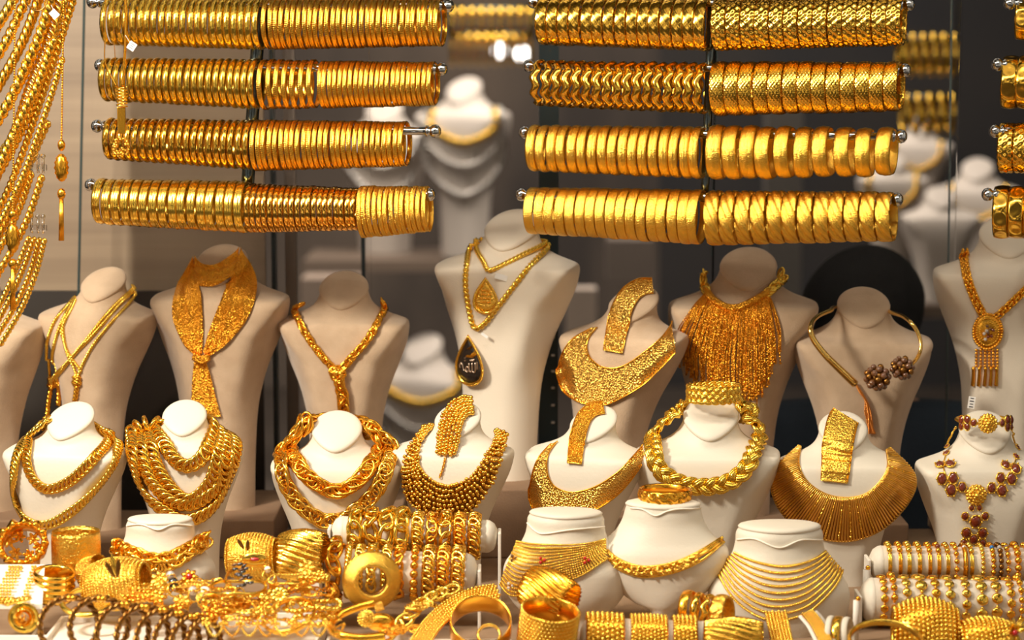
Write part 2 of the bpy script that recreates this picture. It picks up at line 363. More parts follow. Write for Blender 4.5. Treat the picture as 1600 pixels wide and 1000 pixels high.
for k, cx, w, top, Y, base, yaw, dx, lab in BB: bust(k, 'bust', lab, cx, w, top, Y, base, yaw, cream, dx=dx, group='necklace busts in the middle row')
for x0, x1, tz, lab in ((70, 235, .025, 'low brown plinth under the bust with knotted thin necklaces'), (265, 425, .056, 'brown plinth under the bust with the mesh scarf'),
        (455, 625, .06, 'brown plinth under the bust with the rope lariat'), (700, 868, .10, 'tallest brown plinth, under the ivory bust with teardrop pendants'),
        (880, 1040, .06, 'brown plinth under the bust with the wide glittering collar'), (1075, 1262, .045, 'brown plinth under the fringe necklace bust'),
        (1270, 1425, .05, 'brown plinth under the bust with the flower ball collar ring'), (1500, 1670, .05, 'brown plinth under the bust with the oval medallion'), (-120, 45, .055, 'brown plinth at the picture edge under the hanging chains')):
    plinth(x0, x1, tz, .085, .30, lab)

# front collar stands: flat top, V seam, spread skirt
KA = np.array([[.0, .28, .20, .14, .02, 2.2], [.04, .305, .215, .15, .04, 2.3], [.10, .31, .22, .15, .05, 2.3], [.17, .325, .235, .15, .03, 2.3], [.25, .365, .26, .15, 0, 2.3],
    [.33, .43, .29, .15, 0, 2.3], [.41, .485, .31, .15, 0, 2.3], [.50, .50, .32, .15, 0, 2.3], [.62, .48, .32, .15, 0, 2.3], [.72, .42, .30, .15, 0, 2.3], [.80, .35, .26, .14, 0, 2.3], [1.2, .33, .25, .14, 0, 2.3]])
KC = np.array([[.0, .28, .17, .14, .02, 2.2], [.05, .295, .18, .15, .05, 2.3], [.12, .315, .19, .15, .05, 2.3], [.20, .36, .21, .15, 0, 2.3], [.27, .43, .235, .15, 0, 2.3],
    [.32, .49, .26, .14, 0, 2.3], [.37, .51, .28, .13, 0, 2.3], [.46, .50, .30, .12, 0, 2.2], [.56, .45, .31, .12, 0, 2.1], [.66, .36, .31, .12, 0, 2.0], [.74, .25, .30, .12, 0, 2.0], [.80, .11, .28, .1, 0, 2.0], [1.2, .08, .27, .1, 0, 2.0]])
def stand(key, label, cx, wpx, top, Y, yaw, keys, seam):
    c = at(cx, top, Y); W = wpx * mpp(Y)
    bust(key, 'necklace_stand', label, cx, wpx, top, Y, 0.0, yaw, cream, cat='necklace stand', keys=keys, group='low collar stands in the front row')
    t = BUSTS[key]['thing']; P, N = drape(key, seam, 40, .0012); mb = MB(); tube(mb, P, .0011, N, 6); mb.build('piping', seamm, t)
def drape(key, pts, n=60, off=0.0, closed=False, sm=2):
    B = BUSTS[key]; q = spline(pts, n, closed); P = []; N = []; Yl = None
    for px, py in q:
        d = Vector(ray(px, py)).normalized(); h = B['bvh'].ray_cast(Vector(CAM), d)
        if h[0] is not None: p = np.array(h[0]); nn = np.array(h[1])
        else:
            p0 = at(px, py, B['Y'] if Yl is None else Yl); h = B['bvh'].find_nearest(Vector(p0)); p = np.array(h[0]) * .35 + p0 * .65; nn = np.array(h[1])
        if nn @ (CAM - p) < 0: nn = -nn
        Yl = p[1]; P.append(p); N.append(nn)
    P = np.array(P); N = np.array(N)
    for _ in range(sm):
        P[1:-1] = P[1:-1] * .5 + (P[:-2] + P[2:]) * .25; N[1:-1] = N[1:-1] * .5 + (N[:-2] + N[2:]) * .25
    N = unit(N); return P + N * off, N
def behind(key, P, N, off, n=24, drop=0.0):     # close a necklace round the back of the neck
    B = BUSTS[key]; a, b = P[-1], P[0]; Q = []; M = []
    for s in np.linspace(0, 1, n + 2)[1:-1]:
        p = a * (1 - s) + b * s + np.array([0, 1, -.03]) * B['W'] * .34 * math.sin(PI * s)
        h = B['bvh'].find_nearest(Vector(p)); nn = unit(p - np.array(h[0])); Q.append(np.array(h[0]) + nn * off); M.append(nn)
    P = np.vstack([P, Q]); N = np.vstack([N, M]); 
    m = len(P) - n - 8
    for _ in range(10): Q2 = P[1:-1] * .5 + (P[:-2] + P[2:]) * .25; w_ = np.ones((len(Q2), 1)); w_[4:m] = 0; P[1:-1] = P[1:-1] * (1 - w_) + Q2 * w_
    return P, unit(N)
stand('A1', 'small cream collar stand with a heavy chain, near the flower cuff', 250, 176, 812, -.26, 0, KA, [(196, 822), (222, 820), (247, 828), (270, 820), (300, 822)])
stand('A2', 'cream collar stand wearing the lace choker with small stone flowers', 884, 200, 802, -.27, 6, KA, [(825, 817), (838, 830), (852, 834), (890, 828), (945, 823)])
stand('A3', 'cream bib stand with rounded point, wearing the gold leaf necklace', 1036, 206, 788, -.27, 5, KC, [(986, 794), (1005, 796), (1025, 806), (1050, 796), (1094, 794)])
stand('A4', 'cream collar stand wearing nine fine gold strands', 1218, 226, 823, -.29, 0, KA, [(1152, 843), (1180, 842), (1217, 856), (1250, 844), (1284, 844)])

# ---------------------------------------------------------------- the shop far behind
def far_bust(cx, wpx, top, base_py, Y, yaw, label, chains, m=None):
    W = wpx * mpp(Y); c = at(cx, top, Y); bz = at(cx, base_py, Y)[2]; H = c[2] - bz
    key = 'F%d' % len(BUSTS); bust(key, 'bust', label, cx, wpx, top, Y, bz, yaw, m or mat('pale_display', (.62, .56, .50), .6), group='busts in the shop across')
    for i, (w, dep, mm, lab) in enumerate(chains):
        pts = [(cx - wpx * (.20 + .12 * w), top + wpx * .36), (cx - wpx * .30 * w - 2, top + wpx * (.4 + dep * .6)), (cx, top + wpx * (.45 + dep)), (cx + wpx * .30 * w, top + wpx * (.4 + dep * .6)), (cx + wpx * (.20 + .12 * w), top + wpx * .36)]
        P, N = drape(key, pts, 40, W * .02); mb = MB(); rope(mb, P, N, W * .035, 2)
        mb.build('necklace', mm, label=lab, cat='necklace', group='necklaces in the shop across')
silv = mat('far_silver', (.75, .72, .68), .3, 1)
far_bust(725, 150, 118, 400, 5.0, 25, 'blurred pale bust in the shop across, between the two bangle racks', [(1, .25, goldy, 'upper gold chain on the far bust between the racks'), (1.2, .5, silv, 'middle silver chain on the far bust between the racks'), (1.3, .8, silv, 'lowest silver chain on the far bust between the racks')])
far_bust(600, 150, 150, 420, 5.3, 10, 'blurred pale bust behind the left bangle rack', [(1, .3, silv, 'silver chain on the far bust behind the left rack'), (1.1, .6, silv, 'longer silver chain on the far bust behind the left rack')])
far_bust(660, 170, 520, 800, 5.0, 30, 'blurred pale bust low behind the rope lariat bust', [(1, .2, goldy, 'gold chain on the far bust behind the rope lariat'), (1.1, .45, silv, 'upper silver chain on the far bust behind the rope lariat'), (1.2, .7, silv, 'lower silver chain on the far bust behind the rope lariat')])
far_bust(1434, 110, 182, 350, 5.2, 0, 'blurred pinkish bust right of the right-hand rack, highest there', [(1, .3, goldy, 'gold chain on the highest far bust beside the right-hand rack')])
far_bust(1395, 110, 235, 420, 4.6, -10, 'blurred cream bust touching the end of the right-hand rack', [(1, .35, goldy, 'gold chain on the far bust touching the rack end')])
far_bust(1470, 120, 290, 470, 4.4, 0, 'blurred cream bust beside the glass edge, lowest there', [])
far_bust(1528, 130, 245, 450, 4.8, 15, 'blurred cream bust between glass edge and the third rack', [(1, .3, goldy, 'gold chain on the far bust beyond the glass edge')])
far_bust(1600, 120, 300, 480, 4.5, 0, 'blurred cream bust behind the third rack', [])
def shelf(x0, x1, py, Y, label):
    a = at(x0, py, Y); b = at(x1, py, Y); box_obj('shelf_board', ((a[0] + b[0]) / 2, Y + .1, a[2] - .02), (b[0] - a[0], .5, .04), mat('far_shelf', (.20, .15, .115), .5), label=label, cat='shelf')
shelf(480, 860, 401, 5.1, 'brown far shelf between the racks carrying blurred busts'); shelf(540, 860, 801, 5.0, 'low far shelf behind the rope lariat bust')
shelf(1380, 1480, 351, 5.2, 'upper far shelf carrying the pinkish bust'); shelf(1330, 1760, 471, 4.8, 'far shelf behind the dark-haired person')
px_box(885, 932, 452, 560, 4.2, .1, 'carton', mat('pale_carton', (.62, .52, .44), .7), label='pale blurred box behind the wide glittering collar', cat='box')
px_box(470, 562, 436, 640, 4.5, .2, 'carton', mat('pale_carton2', (.40, .31, .25), .7), label='pale blurred box behind the rope lariat bust', cat='box')
px_box(950, 1020, 376, 440, 4.6, .2, 'carton', mat('grey_carton', (.16, .13, .11), .7), label='grey brown blurred box above the wide glittering collar', cat='box')
px_box(1200, 1250, 120, 520, 4.4, .1, 'far_pillar', mat('grey_pillar', (.12, .11, .10), .5), label='grey blurred pillar behind the right-hand rack', cat='pillar')
def reflected_row(x0, x1, py, Y, label):  # solid rod and bangles stand in for a blurred reflection of the racks
    a, b = at(x0, py, Y), at(x1, py, Y); t = thing('rack_reflection_rod', label, 'bangle rod', (a + b) / 2, 'bangle rods in the shop across')
    mb = MB(); tube(mb, np.array([a, b]), .012); mb.build('rod', steel, t)
    for e in (a, b): mb = MB(); tube(mb, np.array([e, [e[0], e[1], 2.56]]), .004); mb.build('hanger', steel, t)
    mb = MB(); V, F = torus_t(.11, .11, .008, 20, 6); n = int((b[0] - a[0]) / .028)
    O = np.array([a + (b - a) * (i + .5) / n + [0, 0, -.04] for i in range(n)]); Bs = np.broadcast_to(axes((0, 0, 1), (1, 0, 0)), (n, 3, 3)); mb.inst(V, F, O, Bs)
    mb.build('bangles', goldy, t, kind='stuff')
reflected_row(1400, 1496, 62, 3.2, 'blurred gold bangle rod beside the topmost right-hand rod'); reflected_row(1405, 1494, 155, 3.35, 'blurred gold bangle rod beside the second right-hand rod')
reflected_row(700, 835, 16, 4.2, 'dim gold bangle rod at the top between the racks'); reflected_row(700, 835, 55, 4.4, 'lower dim gold bangle rod between the racks')
bulbm = mat('lamp_white', (1, 1, 1), .5, emit=(1, .95, .88), es=5)
for px, py, r, lab in ((781, 79, .026, 'round white lamp glowing between the racks, left of a pair'), (816, 84, .026, 'round white lamp glowing beside the right-hand rack'), (1486, 305, .02, 'small white lamp glowing past the glass edge')):
    c = at(px, py, 4.9); t = thing('wall_lamp', lab, 'lamp', c + [0, .06, 0]); mb = MB(); balls(mb, [c], r, True); mb.build('bulb', bulbm, t)
    mb = MB(); lathe(mb, [(0, .03), (.02, .03), (.03, .05), (.03, .06), (0, .06)], c, (0, 1, 0)); mb.build('lamp_base', steel, t)

# the seated person behind the window, back turned
def person():
    Y = .80; c = at(1358, 600, Y); x = c[0]; zt = at(1358, 384, Y)[2]
    t = thing('person', 'person with black hair and dark navy coat sitting behind the flower ball bust', 'person', (x, Y, -.45))
    w = WO[t.name]
    J = {'pel': (0, .02, .05), 'sp': (0, .0, .2), 'ch': (0, 0, zt + .45 - .42), 'nk': (0, 0, zt + .45 - .27), 'hb': (0, .01, zt + .45 - .17), 'ht': (0, .01, zt + .45 - .07)}
    z0 = zt + .45
    pts = [(0, 0, .08), (0, 0, z0 - .55), (0, 0, z0 - .36), (0, .01, z0 - .27), (0, .015, z0 - .19), (0, .015, z0 - .08),
           (-.19, .0, z0 - .35), (-.25, .04, z0 - .60), (-.18, .24, z0 - .72), (.19, 0, z0 - .35), (.25, .04, z0 - .60), (.18, .24, z0 - .72),
           (-.1, .30, .08), (-.11, .34, -.38), (.1, .30, .08), (.11, .34, -.38)]
    ed = [(0, 1), (1, 2), (2, 3), (3, 4), (4, 5), (2, 6), (6, 7), (7, 8), (2, 9), (9, 10), (10, 11), (0, 12), (12, 13), (0, 14), (14, 15)]
    rad = [.15, .14, .13, .055, .075, .07, .065, .045, .03, .065, .045, .03, .08, .05, .08, .05]
    def skin(name, pts, ed, rad, m, sub=2):
        me = bpy.data.meshes.new(name); me.from_pydata([Vector(p) for p in pts], ed, []); o = bpy.data.objects.new(name, me); COL.objects.link(o); o.parent = t
        md = o.modifiers.new('skin', 'SKIN'); md.use_smooth_shade = True
        for i, r in enumerate(rad): me.skin_vertices[0].data[i].radius = (r, r)
        me.skin_vertices[0].data[0].use_root = True
        s = o.modifiers.new('sub', 'SUBSURF'); s.levels = s.render_levels = sub; me.materials.append(m); return o
    skin('body', pts, ed, rad, skinm)
    k = [0, 1, 2, 3, 6, 7, 8, 9, 10, 11]; rr = [.17, .165, .16, .075, .095, .07, .05, .095, .07, .05]
    p2 = [pts[i] for i in k]; skin('coat', p2, [(0, 1), (1, 2), (2, 3), (2, 4), (4, 5), (5, 6), (2, 7), (7, 8), (8, 9)], rr, coatm)
    mb = MB(); u = np.linspace(0, 2 * PI, 40, endpoint=False); v = np.linspace(0, PI * .86, 22)
    V = []
    for b in v:
        r = .110 * math.sin(min(b, PI * .60)) * (1 - .20 * max(0, b - 1.7)); z = z0 - .115 + .115 * math.cos(b) - max(0, b - 1.7) * .09
        V.append([(r * .93 * math.cos(a) * (1 + .03 * math.sin(9 * a + b * 4) + .05 * math.sin(2 * a + b * 2)) - .008 * b, .015 + r * 1.08 * math.sin(a) * (1 + .02 * math.sin(11 * a)), z) for a in u])
    mb.grid(np.array(V), False, True); q = mb.v[0] + w; mb.v[0] = q; mb.build('hair', hairm, t)
person()
box_obj('stool', (.61, .86, -.72), (.34, .34, .36), darkp, label='dark seat under the person behind the window', cat='stool')
# ---------------------------------------------------------------- bangles on chrome rods
def ring_mesh(name, R, w, thick, fn, m, nt=84, na=9):
    th = np.arange(nt) / nt * 2 * PI; u = np.linspace(-1, 1, na); T, U = np.meshgrid(th, u, indexing='ij')
    dr, da, ws = fn(T, U); r = R + dr * thick; x = U * w / 2 * ws + da * w
    r = np.where(abs(U) > .999, np.minimum(r, R - thick * .35), r)
    ui = np.array([.8, 0, -.8]); Ti, Ui = np.meshgrid(th, ui, indexing='ij'); _, da2, ws2 = fn(Ti, Ui)
    ri = np.full(Ti.shape, R - thick); xi = Ui * w / 2 * ws2 + da2 * w
    r = np.concatenate([r, ri], 1); x = np.concatenate([x, xi], 1); T2 = np.concatenate([T, Ti], 1)
    V = np.stack([x, r * np.sin(T2), r * np.cos(T2)], -1); mb = MB(); mb.grid(V, True, True)
    o = mb.build(name, m, local=True); return o
one = lambda T: np.ones_like(T)
def f_round(T, U): return -.9 * U ** 2, 0 * U, one(T)
def f_rib(T, U): return -.5 * abs(U) ** 3 + .22 * np.cos(U * 3 * PI) * (abs(U) < .9), 0 * U, one(T)
def f_cut(T, U): return -.55 * U ** 2 + .40 * np.abs(np.sin(24 * T + U * 1.6)) - .3, 0 * U, one(T)
def f_twin(T, U): return -.5 + .42 * np.cos(U * 2 * PI) * -1 + .38 * np.abs(np.sin(40 * T + 1.57 * (U > 0))), 0 * U, one(T)
def f_diag(T, U): return -.3 * U ** 2 + .55 * np.abs(((T * 9 / PI + U * .9) % 1) - .5) * 1.2 - .3, 0 * U, one(T)
def f_cross(T, U): return -.2 * U ** 2 + .8 * (np.abs(((T * 10 / PI + U * .8) % 1) - .5) + np.abs(((T * 10 / PI - U * .8) % 1) - .5)) - .75, 0 * U, one(T)
def f_wave(T, U): return -.9 * U ** 2, .15 * np.sin(8 * T), one(T) * .80
def f_dome(T, U): return -.55 * abs(U) ** 2.5, 0 * U, one(T)
def f_hex(T, U): return -.55 * abs(U) ** 3 + .30 * np.maximum(0, np.cos(34 * T) * np.cos(4 * PI * U)) + .30 * np.maximum(0, -np.cos(34 * T) * -np.sin(4 * PI * U)) * 0 - .1, 0 * U, one(T)
def f_grv(T, U): return -.75 * abs(U) ** 2.5 - .25 * np.exp(-((abs(U) - .35) / .08) ** 2), 0 * U, one(T)
def f_slash(T, U):
    q = ((T * 4 / PI + U * .75) % 1); return -.6 * abs(U) ** 2.4 - .75 * np.exp(-((q - .5) / .13) ** 2), 0 * U, one(T)
def f_brush(T, U): return -.45 * abs(U) ** 3 + .05 * np.cos(U * 9 * PI), 0 * U, one(T)
def f_coin(T, U): return -.3 * U ** 2 + .35 * np.sin(8 * T) * np.cos(U * PI / 2), 0 * U, one(T)
ORD = 'first second third fourth fifth sixth seventh eighth ninth tenth eleventh twelfth thirteenth fourteenth fifteenth sixteenth seventeenth eighteenth nineteenth twentieth'.split()
ORD += ['twenty-' + x for x in ORD[:9]] + ['thirtieth'] + ['thirty-' + x for x in ORD[:9]]
def row(a, b, dirn, n, wpx, Y0, Y1, fn, m, desc, where, group, thick=2.6, xs=None, nt=84, yaw=0.0, na=9, name='bangle', jit=1.0):
    # a, b = (x, top, bottom) of the first and last outline; dirn -1: counted leftwards from the post, +1: rightwards
    (x0, t0, b0), (x1, t1, b1) = a, b; xs = xs or [x0 + (x1 - x0) * (i + .5) / n for i in range(n)]; n = len(xs)
    Rm = (b0 - t0 + b1 - t1) / 4; first = None
    pL = at(x0, (t0 + b0) / 2, Y0); pR = at(x1, (t1 + b1) / 2, Y1); ax = unit(pR - pL)
    for i, x in enumerate(xs):
        f = (x - x0) / (x1 - x0); Y = Y0 + (Y1 - Y0) * f; T_, B_ = t0 + (t1 - t0) * f, b0 + (b1 - b0) * f
        c = at(x, (T_ + B_) / 2, Y); k = mpp(Y)
        if first is None:
            first = o = ring_mesh(name, Rm * mpp((Y0 + Y1) / 2), wpx * mpp((Y0 + Y1) / 2), thick * mpp((Y0 + Y1) / 2), fn, m, nt, na)
        else: o = first.copy(); COL.objects.link(o)
        j = random.uniform(-.03, .03) * jit; X = unit(ax + np.array([0, -math.tan(yaw) + j, random.uniform(-.02, .02) * jit]))
        Bs = axes(X); sc_ = (B_ - T_) / 2 * k / (Rm * mpp((Y0 + Y1) / 2)); M = Matrix(Bs.tolist()).to_4x4() @ Matrix.Rotation(random.uniform(0, 6.28) if fn not in (f_wave, f_slash, f_diag) else (1.1 + random.uniform(-.06, .06)), 4, 'X') @ Matrix.Diagonal((1, sc_, sc_, 1))
        M.translation = Vector(c + [0, 0, random.uniform(-.0006, .0006) * jit]); o.matrix_world = M
        q = ORD[(n - 1 - i) if dirn < 0 else i]
        tag(o, '%s, %s %s the post, %s' % (desc, q, 'left of' if dirn < 0 else 'right of', where), 'bangle', group)
goldt = mat('gold_cut', (1, .55, .07), .2, 1)
gld2 = mat('gold_polished_deep', (1, .54, .09), .14, 1)
L = 'rod of the left rack'; R_ = 'rod of the right rack'
YL = lambda x: .03 - (x - 150) / 540 * .08
YR = lambda x: .05 - (x - 828) / 580 * .14
def seg(a, b, dirn, n, w, rod, rack, fn, m, desc, thick=2.6, **k):
    Yf = YL if rack == 'left' else YR
    row(a, b, dirn, n, w, Yf(a[0]), Yf(b[0]), fn, m, desc, '%s rod of the %s rack' % (rod, rack), '%s bangles, %s rod of the %s rack' % (desc.split(' gold')[0], rod, rack), thick, yaw=0.0 if rack == 'left' else .05, **k)
seg((167, -4, 70), (414, -2, 78), -1, 22, 10.2, 'top', 'left', f_cut, goldy, 'slim faceted gold bangle', 3.4, na=7)
seg((418, -3, 77), (692, -1, 72), 1, 31, 8.0, 'top', 'left', f_twin, goldt, 'thin diamond-cut gold bangle', 2.6, na=7, nt=240)
seg((163, 90, 158), (407, 92, 171), -1, 22, 10.4, 'second', 'left', f_round, goldy, 'slim plain gold bangle', 3.4, na=7)
seg((409, 93, 171), (497, 94, 169), 1, 7, 8.6, 'second', 'left', f_twin, goldt, 'loosely spaced thin gold bangle', 2.8, na=7, nt=240)
row((503, 95, 169), (681, 97, 165), 1, 22, 7.6, YL(503), YL(681), f_twin, goldt, 'close-set fine gold bangle', 'second rod of the left rack', 'close-set fine bangles, second rod of the left rack', 2.4, nt=240, na=7)
seg((168, 184, 250), (398, 187, 266), -1, 20, 10.6, 'third', 'left', f_round, gold, 'slim smooth gold bangle', 3.4, na=7)
seg((399, 187, 267), (637, 190, 260), 1, 27, 8.2, 'third', 'left', f_twin, goldt, 'thin beaded gold bangle', 2.6, na=7, nt=240)
seg((153, 279, 350), (389, 283, 364), -1, 16, 14.0, 'lowest', 'left', f_rib, goldy, 'medium ribbed gold bangle', 3.4)
seg((391, 286, 364), (562, 293, 360), 1, 20, 8.2, 'lowest', 'left', f_brush, gld2, 'thin mirror-polished gold bangle', 2.0, na=7)
row((564, 290, 372), (672, 291, 362), 1, 13, 8.0, YL(564), YL(672), f_twin, goldr, 'larger rough gold bangle', 'lowest left rack rod', 'larger rough bangles, lowest rod of the left rack', 2.8, nt=240, na=7)
seg((845, -6, 70), (1110, -3, 80), -1, 15, 17.4, 'top', 'right', f_diag, gold, 'slant-faceted gold bangle', 3.6)
seg((1118, -3, 80), (1412, -6, 72), 1, 13, 22.2, 'top', 'right', f_cross, gold, 'criss-cross faceted gold bangle', 3.6, nt=160, na=13)
seg((837, 93, 166), (1106, 97, 178), -1, 17, 16.5, 'second', 'right', f_wave, gold, 'wavy polished gold bangle', 4.2)
seg((1116, 96, 181), (1408, 97, 174), 1, 13, 22.0, 'second', 'right', f_hex, gold, 'honeycomb textured gold bangle', 3.6, nt=240, na=17)
seg((829, 195, 268), (1100, 197, 280), -1, 17, 15.4, 'third', 'right', f_grv, goldr, 'rounded grooved gold bangle', 4.0, na=13)
seg((1110, 195, 282), (1400, 199, 275), 1, 10, 24.0, 'third', 'right', f_grv, goldr, 'wide-spaced grooved gold bangle', 4.4, xs=[1122, 1148, 1174, 1199, 1228, 1257, 1288, 1322, 1352, 1385], na=15, jit=2.0)
seg((827, 292, 365), (1098, 296, 383), -1, 17, 15.6, 'lowest', 'right', f_brush, goldr, 'brushed satin gold bangle', 3.0, na=19)
seg((1107, 296, 384), (1397, 299, 378), 1, 12, 23.6, 'lowest', 'right', f_slash, goldr, 'slant-slashed gold bangle', 3.8, nt=132, na=13)
rw = lambda a, b, fn, m, desc, rod: row(a, b, 1, 3, 23.5, .0, -.01, fn, m, desc, '%s rod of the rack at the picture edge' % rod, 'bangles of the rack at the edge, %s rod' % rod, 3.6, nt=110)
def row3(a, b, fn, m, desc, rod):
    row(a, b, 1, 3, 23.5, .0, -.02, fn, m, desc, '', 'wide bangles on the edge rack, %s rod' % rod, 3.6, nt=110)
for (a, b, fn, m, desc, rod) in (((1589, -10, 62), (1661, -8, 64), f_coin, gold, 'wide dented gold bangle', 'top'), ((1567, 87, 168), (1639, 88, 170), f_coin, gold, 'wide hammered gold bangle', 'second'),
        ((1562, 191, 271), (1634, 192, 273), f_cross, gold, 'wide faceted gold bangle', 'third'), ((1554, 290, 372), (1626, 291, 374), f_coin, gold, 'wide embossed gold bangle', 'lowest')):
    n0 = len(bpy.data.objects); before = set(bpy.data.objects); row3(a, b, fn, m, desc, rod)
    for i, o in enumerate(sorted(set(bpy.data.objects) - before, key=lambda o: o.matrix_world.translation.x)):
        o['label'] = '%s, %s from the tip, %s rod at the right picture edge' % (desc, ORD[i], rod)

def rack(label, pts, Yf, rods, pr=.006):
    top = at(pts[0][0], pts[0][1], Yf(pts[0][0]) + .0); t = thing('bangle_rack', label, 'bangle rack', at(pts[1][0], pts[1][1], Yf(pts[1][0])), 'chrome bangle racks')
    a, b = at(pts[0][0], pts[0][1], Yf(pts[0][0]) + .02), at(pts[1][0], pts[1][1], Yf(pts[1][0]) + .02)
    mb = MB(); tube(mb, resample(np.array([a, b]), None, 20), pr, seg=16); mb.build('post', steel, t)
    for (xa, ya, xb, yb) in rods:
        p, q = at(xa, ya + 5, Yf(xa)), at(xb, yb + 5, Yf(xb)); mb = MB(); tube(mb, resample(np.array([p, q]), None, 6), 0.0055, seg=12); r = mb.build('rod', chrome, t)
        for e, s_ in ((p, -1), (q, 1)):
            d = unit(q - p) * s_; mb = MB(); lathe(mb, [(0, .013), (.004, .0125), (.0078, .0095), (.0092, .005), (.0082, .001), (.0058, -.001), (.0056, -.003), (.0075, -.004), (.0075, -.007), (0, -.007)], e, d, 18)
            mb.build('end_cap', chrome, r)
rack('chrome bangle rack with four rods, the left of two full racks', [(424, -240), (386, 300)], YL, [(150, -2, 694, 4), (162, 97, 684, 103), (157, 192, 674, 200), (147, 284, 665, 299)], .009)
rack('chrome bangle rack with four rods, the right of two full racks', [(1122, -240), (1101, 315)], YR, [(838, -2, 1414, 2), (832, 98, 1408, 105), (825, 202, 1402, 208), (820, 299, 1396, 307)])
rack('chrome bangle rack cut off by the picture edge', [(1700, -240), (1690, 315)], lambda x: -.02, [(1583, 0, 1800, 2), (1564, 96, 1800, 100), (1560, 200, 1800, 204), (1549, 299, 1800, 303)])
px_box(300, 1760, -252, -236, -.08, .14, 'trim_rack_rail', steel, kind='structure')

# ---------------------------------------------------------------- chains hanging at the side
goldch = mat('gold_chain_yellow', (1, .62, .10), .22, 1)
def hang(pts, Y, w, kind, label, group, m=goldch):
    q = spline(pts, 60); Ys = np.full(len(q), Y); P = np.array([at(x, y, Y) for x, y in q]); N = np.tile([0, -1., 0], (len(P), 1)); mb = MB(); k = mpp(Y)
    if kind == 'rope': rope(mb, P, N, w * k / 2, 2, w * k * 1.7, 6)
    elif kind == 'rope3': rope(mb, P, N, w * k / 2, 3, w * k * 2.1, 6)
    else: chain(mb, P, N, w * k, w * k * .14, 'curb', nu=10, nv=5)
    return mb.build('hanging_chain', m, label=label, cat='chain', group=group)
HC = [([(124, -30), (96, 60), (52, 192), (20, 280), (-12, 350)], 9, 'rope', 'slim gold rope chain, outermost of the long slanting bundle'),
      ([(112, -30), (90, 40), (70, 110), (36, 200), (-12, 290)], 10, 'rope', 'gold rope chain beside the outermost slanting one'),
      ([(100, -30), (74, 70), (48, 135), (20, 215), (-14, 268)], 13, 'curb', 'bright thick gold chain with sparkling links in the slanting bundle'),
      ([(88, -30), (64, 50), (42, 100), (14, 160), (-14, 205)], 13, 'rope', 'thick gold rope chain, fourth inward in the slanting bundle'),
      ([(70, -30), (46, 40), (24, 88), (0, 130), (-16, 160)], 12, 'rope3', 'thick gold rope chain, fifth inward in the slanting bundle'),
      ([(54, -30), (36, 10), (12, 60), (-16, 110)], 12, 'rope', 'short visible gold rope chain near the top corner'),
      ([(34, -30), (18, 5), (-16, 60)], 12, 'rope3', 'gold rope chain crossing the top corner of the picture'),
      ([(84, 60), (60, 130), (40, 170), (10, 235), (-14, 300)], 11, 'rope', 'gold rope chain running under the sparkling one'),
      ([(76, 190), (60, 225), (30, 300), (8, 350), (-14, 392)], 9, 'rope', 'gold rope chain below the slanting bundle, above the clips'),
      ([(50, 270), (34, 318), (14, 362), (-12, 410)], 8, 'rope', 'thin gold rope chain hung from the upper clear clip, inner one'),
      ([(66, 274), (48, 330), (26, 378), (-10, 440)], 9, 'rope', 'gold rope chain hung from the upper clear clip, outer one'),
      ([(46, 370), (30, 410), (10, 455), (-12, 500)], 7, 'rope', 'thin gold rope chain from the lower clear clip, innermost'),
      ([(54, 371), (38, 416), (18, 462), (-10, 515)], 7, 'rope', 'thin gold rope chain from the lower clear clip, second inward'),
      ([(62, 372), (48, 424), (24, 478), (-8, 530)], 7, 'rope', 'thin gold rope chain from the lower clear clip, third inward'),
      ([(70, 373), (56, 428), (34, 482), (0, 540)], 7, 'rope', 'thin gold rope chain from the lower clear clip, outermost')]
HC += [([(98, 90), (80, 150), (58, 215), (34, 280), (2, 345), (-14, 370)], 8, 'rope', 'slim gold rope chain between the two long outer ones'), ([(66, 120), (44, 170), (20, 215), (-14, 255)], 10, 'curb', 'short visible gold curb chain crossing low in the bundle'),
       ([(30, 20), (14, 60), (-14, 100)], 10, 'rope', 'gold rope chain tucked behind the corner chains'), ([(58, 70), (36, 120), (10, 165), (-14, 190)], 11, 'curb', 'gold curb chain crossing the middle of the slanting bundle')]
for i, (p, w, kd, lab) in enumerate(HC): hang(p, -.08 - .006 * (i % 4), w * 1.3, kd, lab, 'rope chains hanging in slanting bundles')
for (x, y, lab) in ((60, 262, 'clear plastic clip holding two gold chains, upper one'), (60, 356, 'clear plastic clip holding four gold chains, lower one')):
    c = at(x, y, -.085); t = thing('chain_clip', lab, 'clip', c); k = mpp(-.085)
    mb = MB(); mb.box(c, (26 * k, .006, 10 * k)); mb.build('clip_bar', plast, t, smooth=False, bevel=.001)
    for dx in (-10, 0, 8): mb = MB(); tube(mb, np.array([c + [dx * k, -.002, 16 * k], c + [dx * k, -.002, -8 * k]]), 2.2 * k); balls(mb, [c + [dx * k, -.002, 18 * k]], 4 * k, True); mb.build('prong', plast, t)
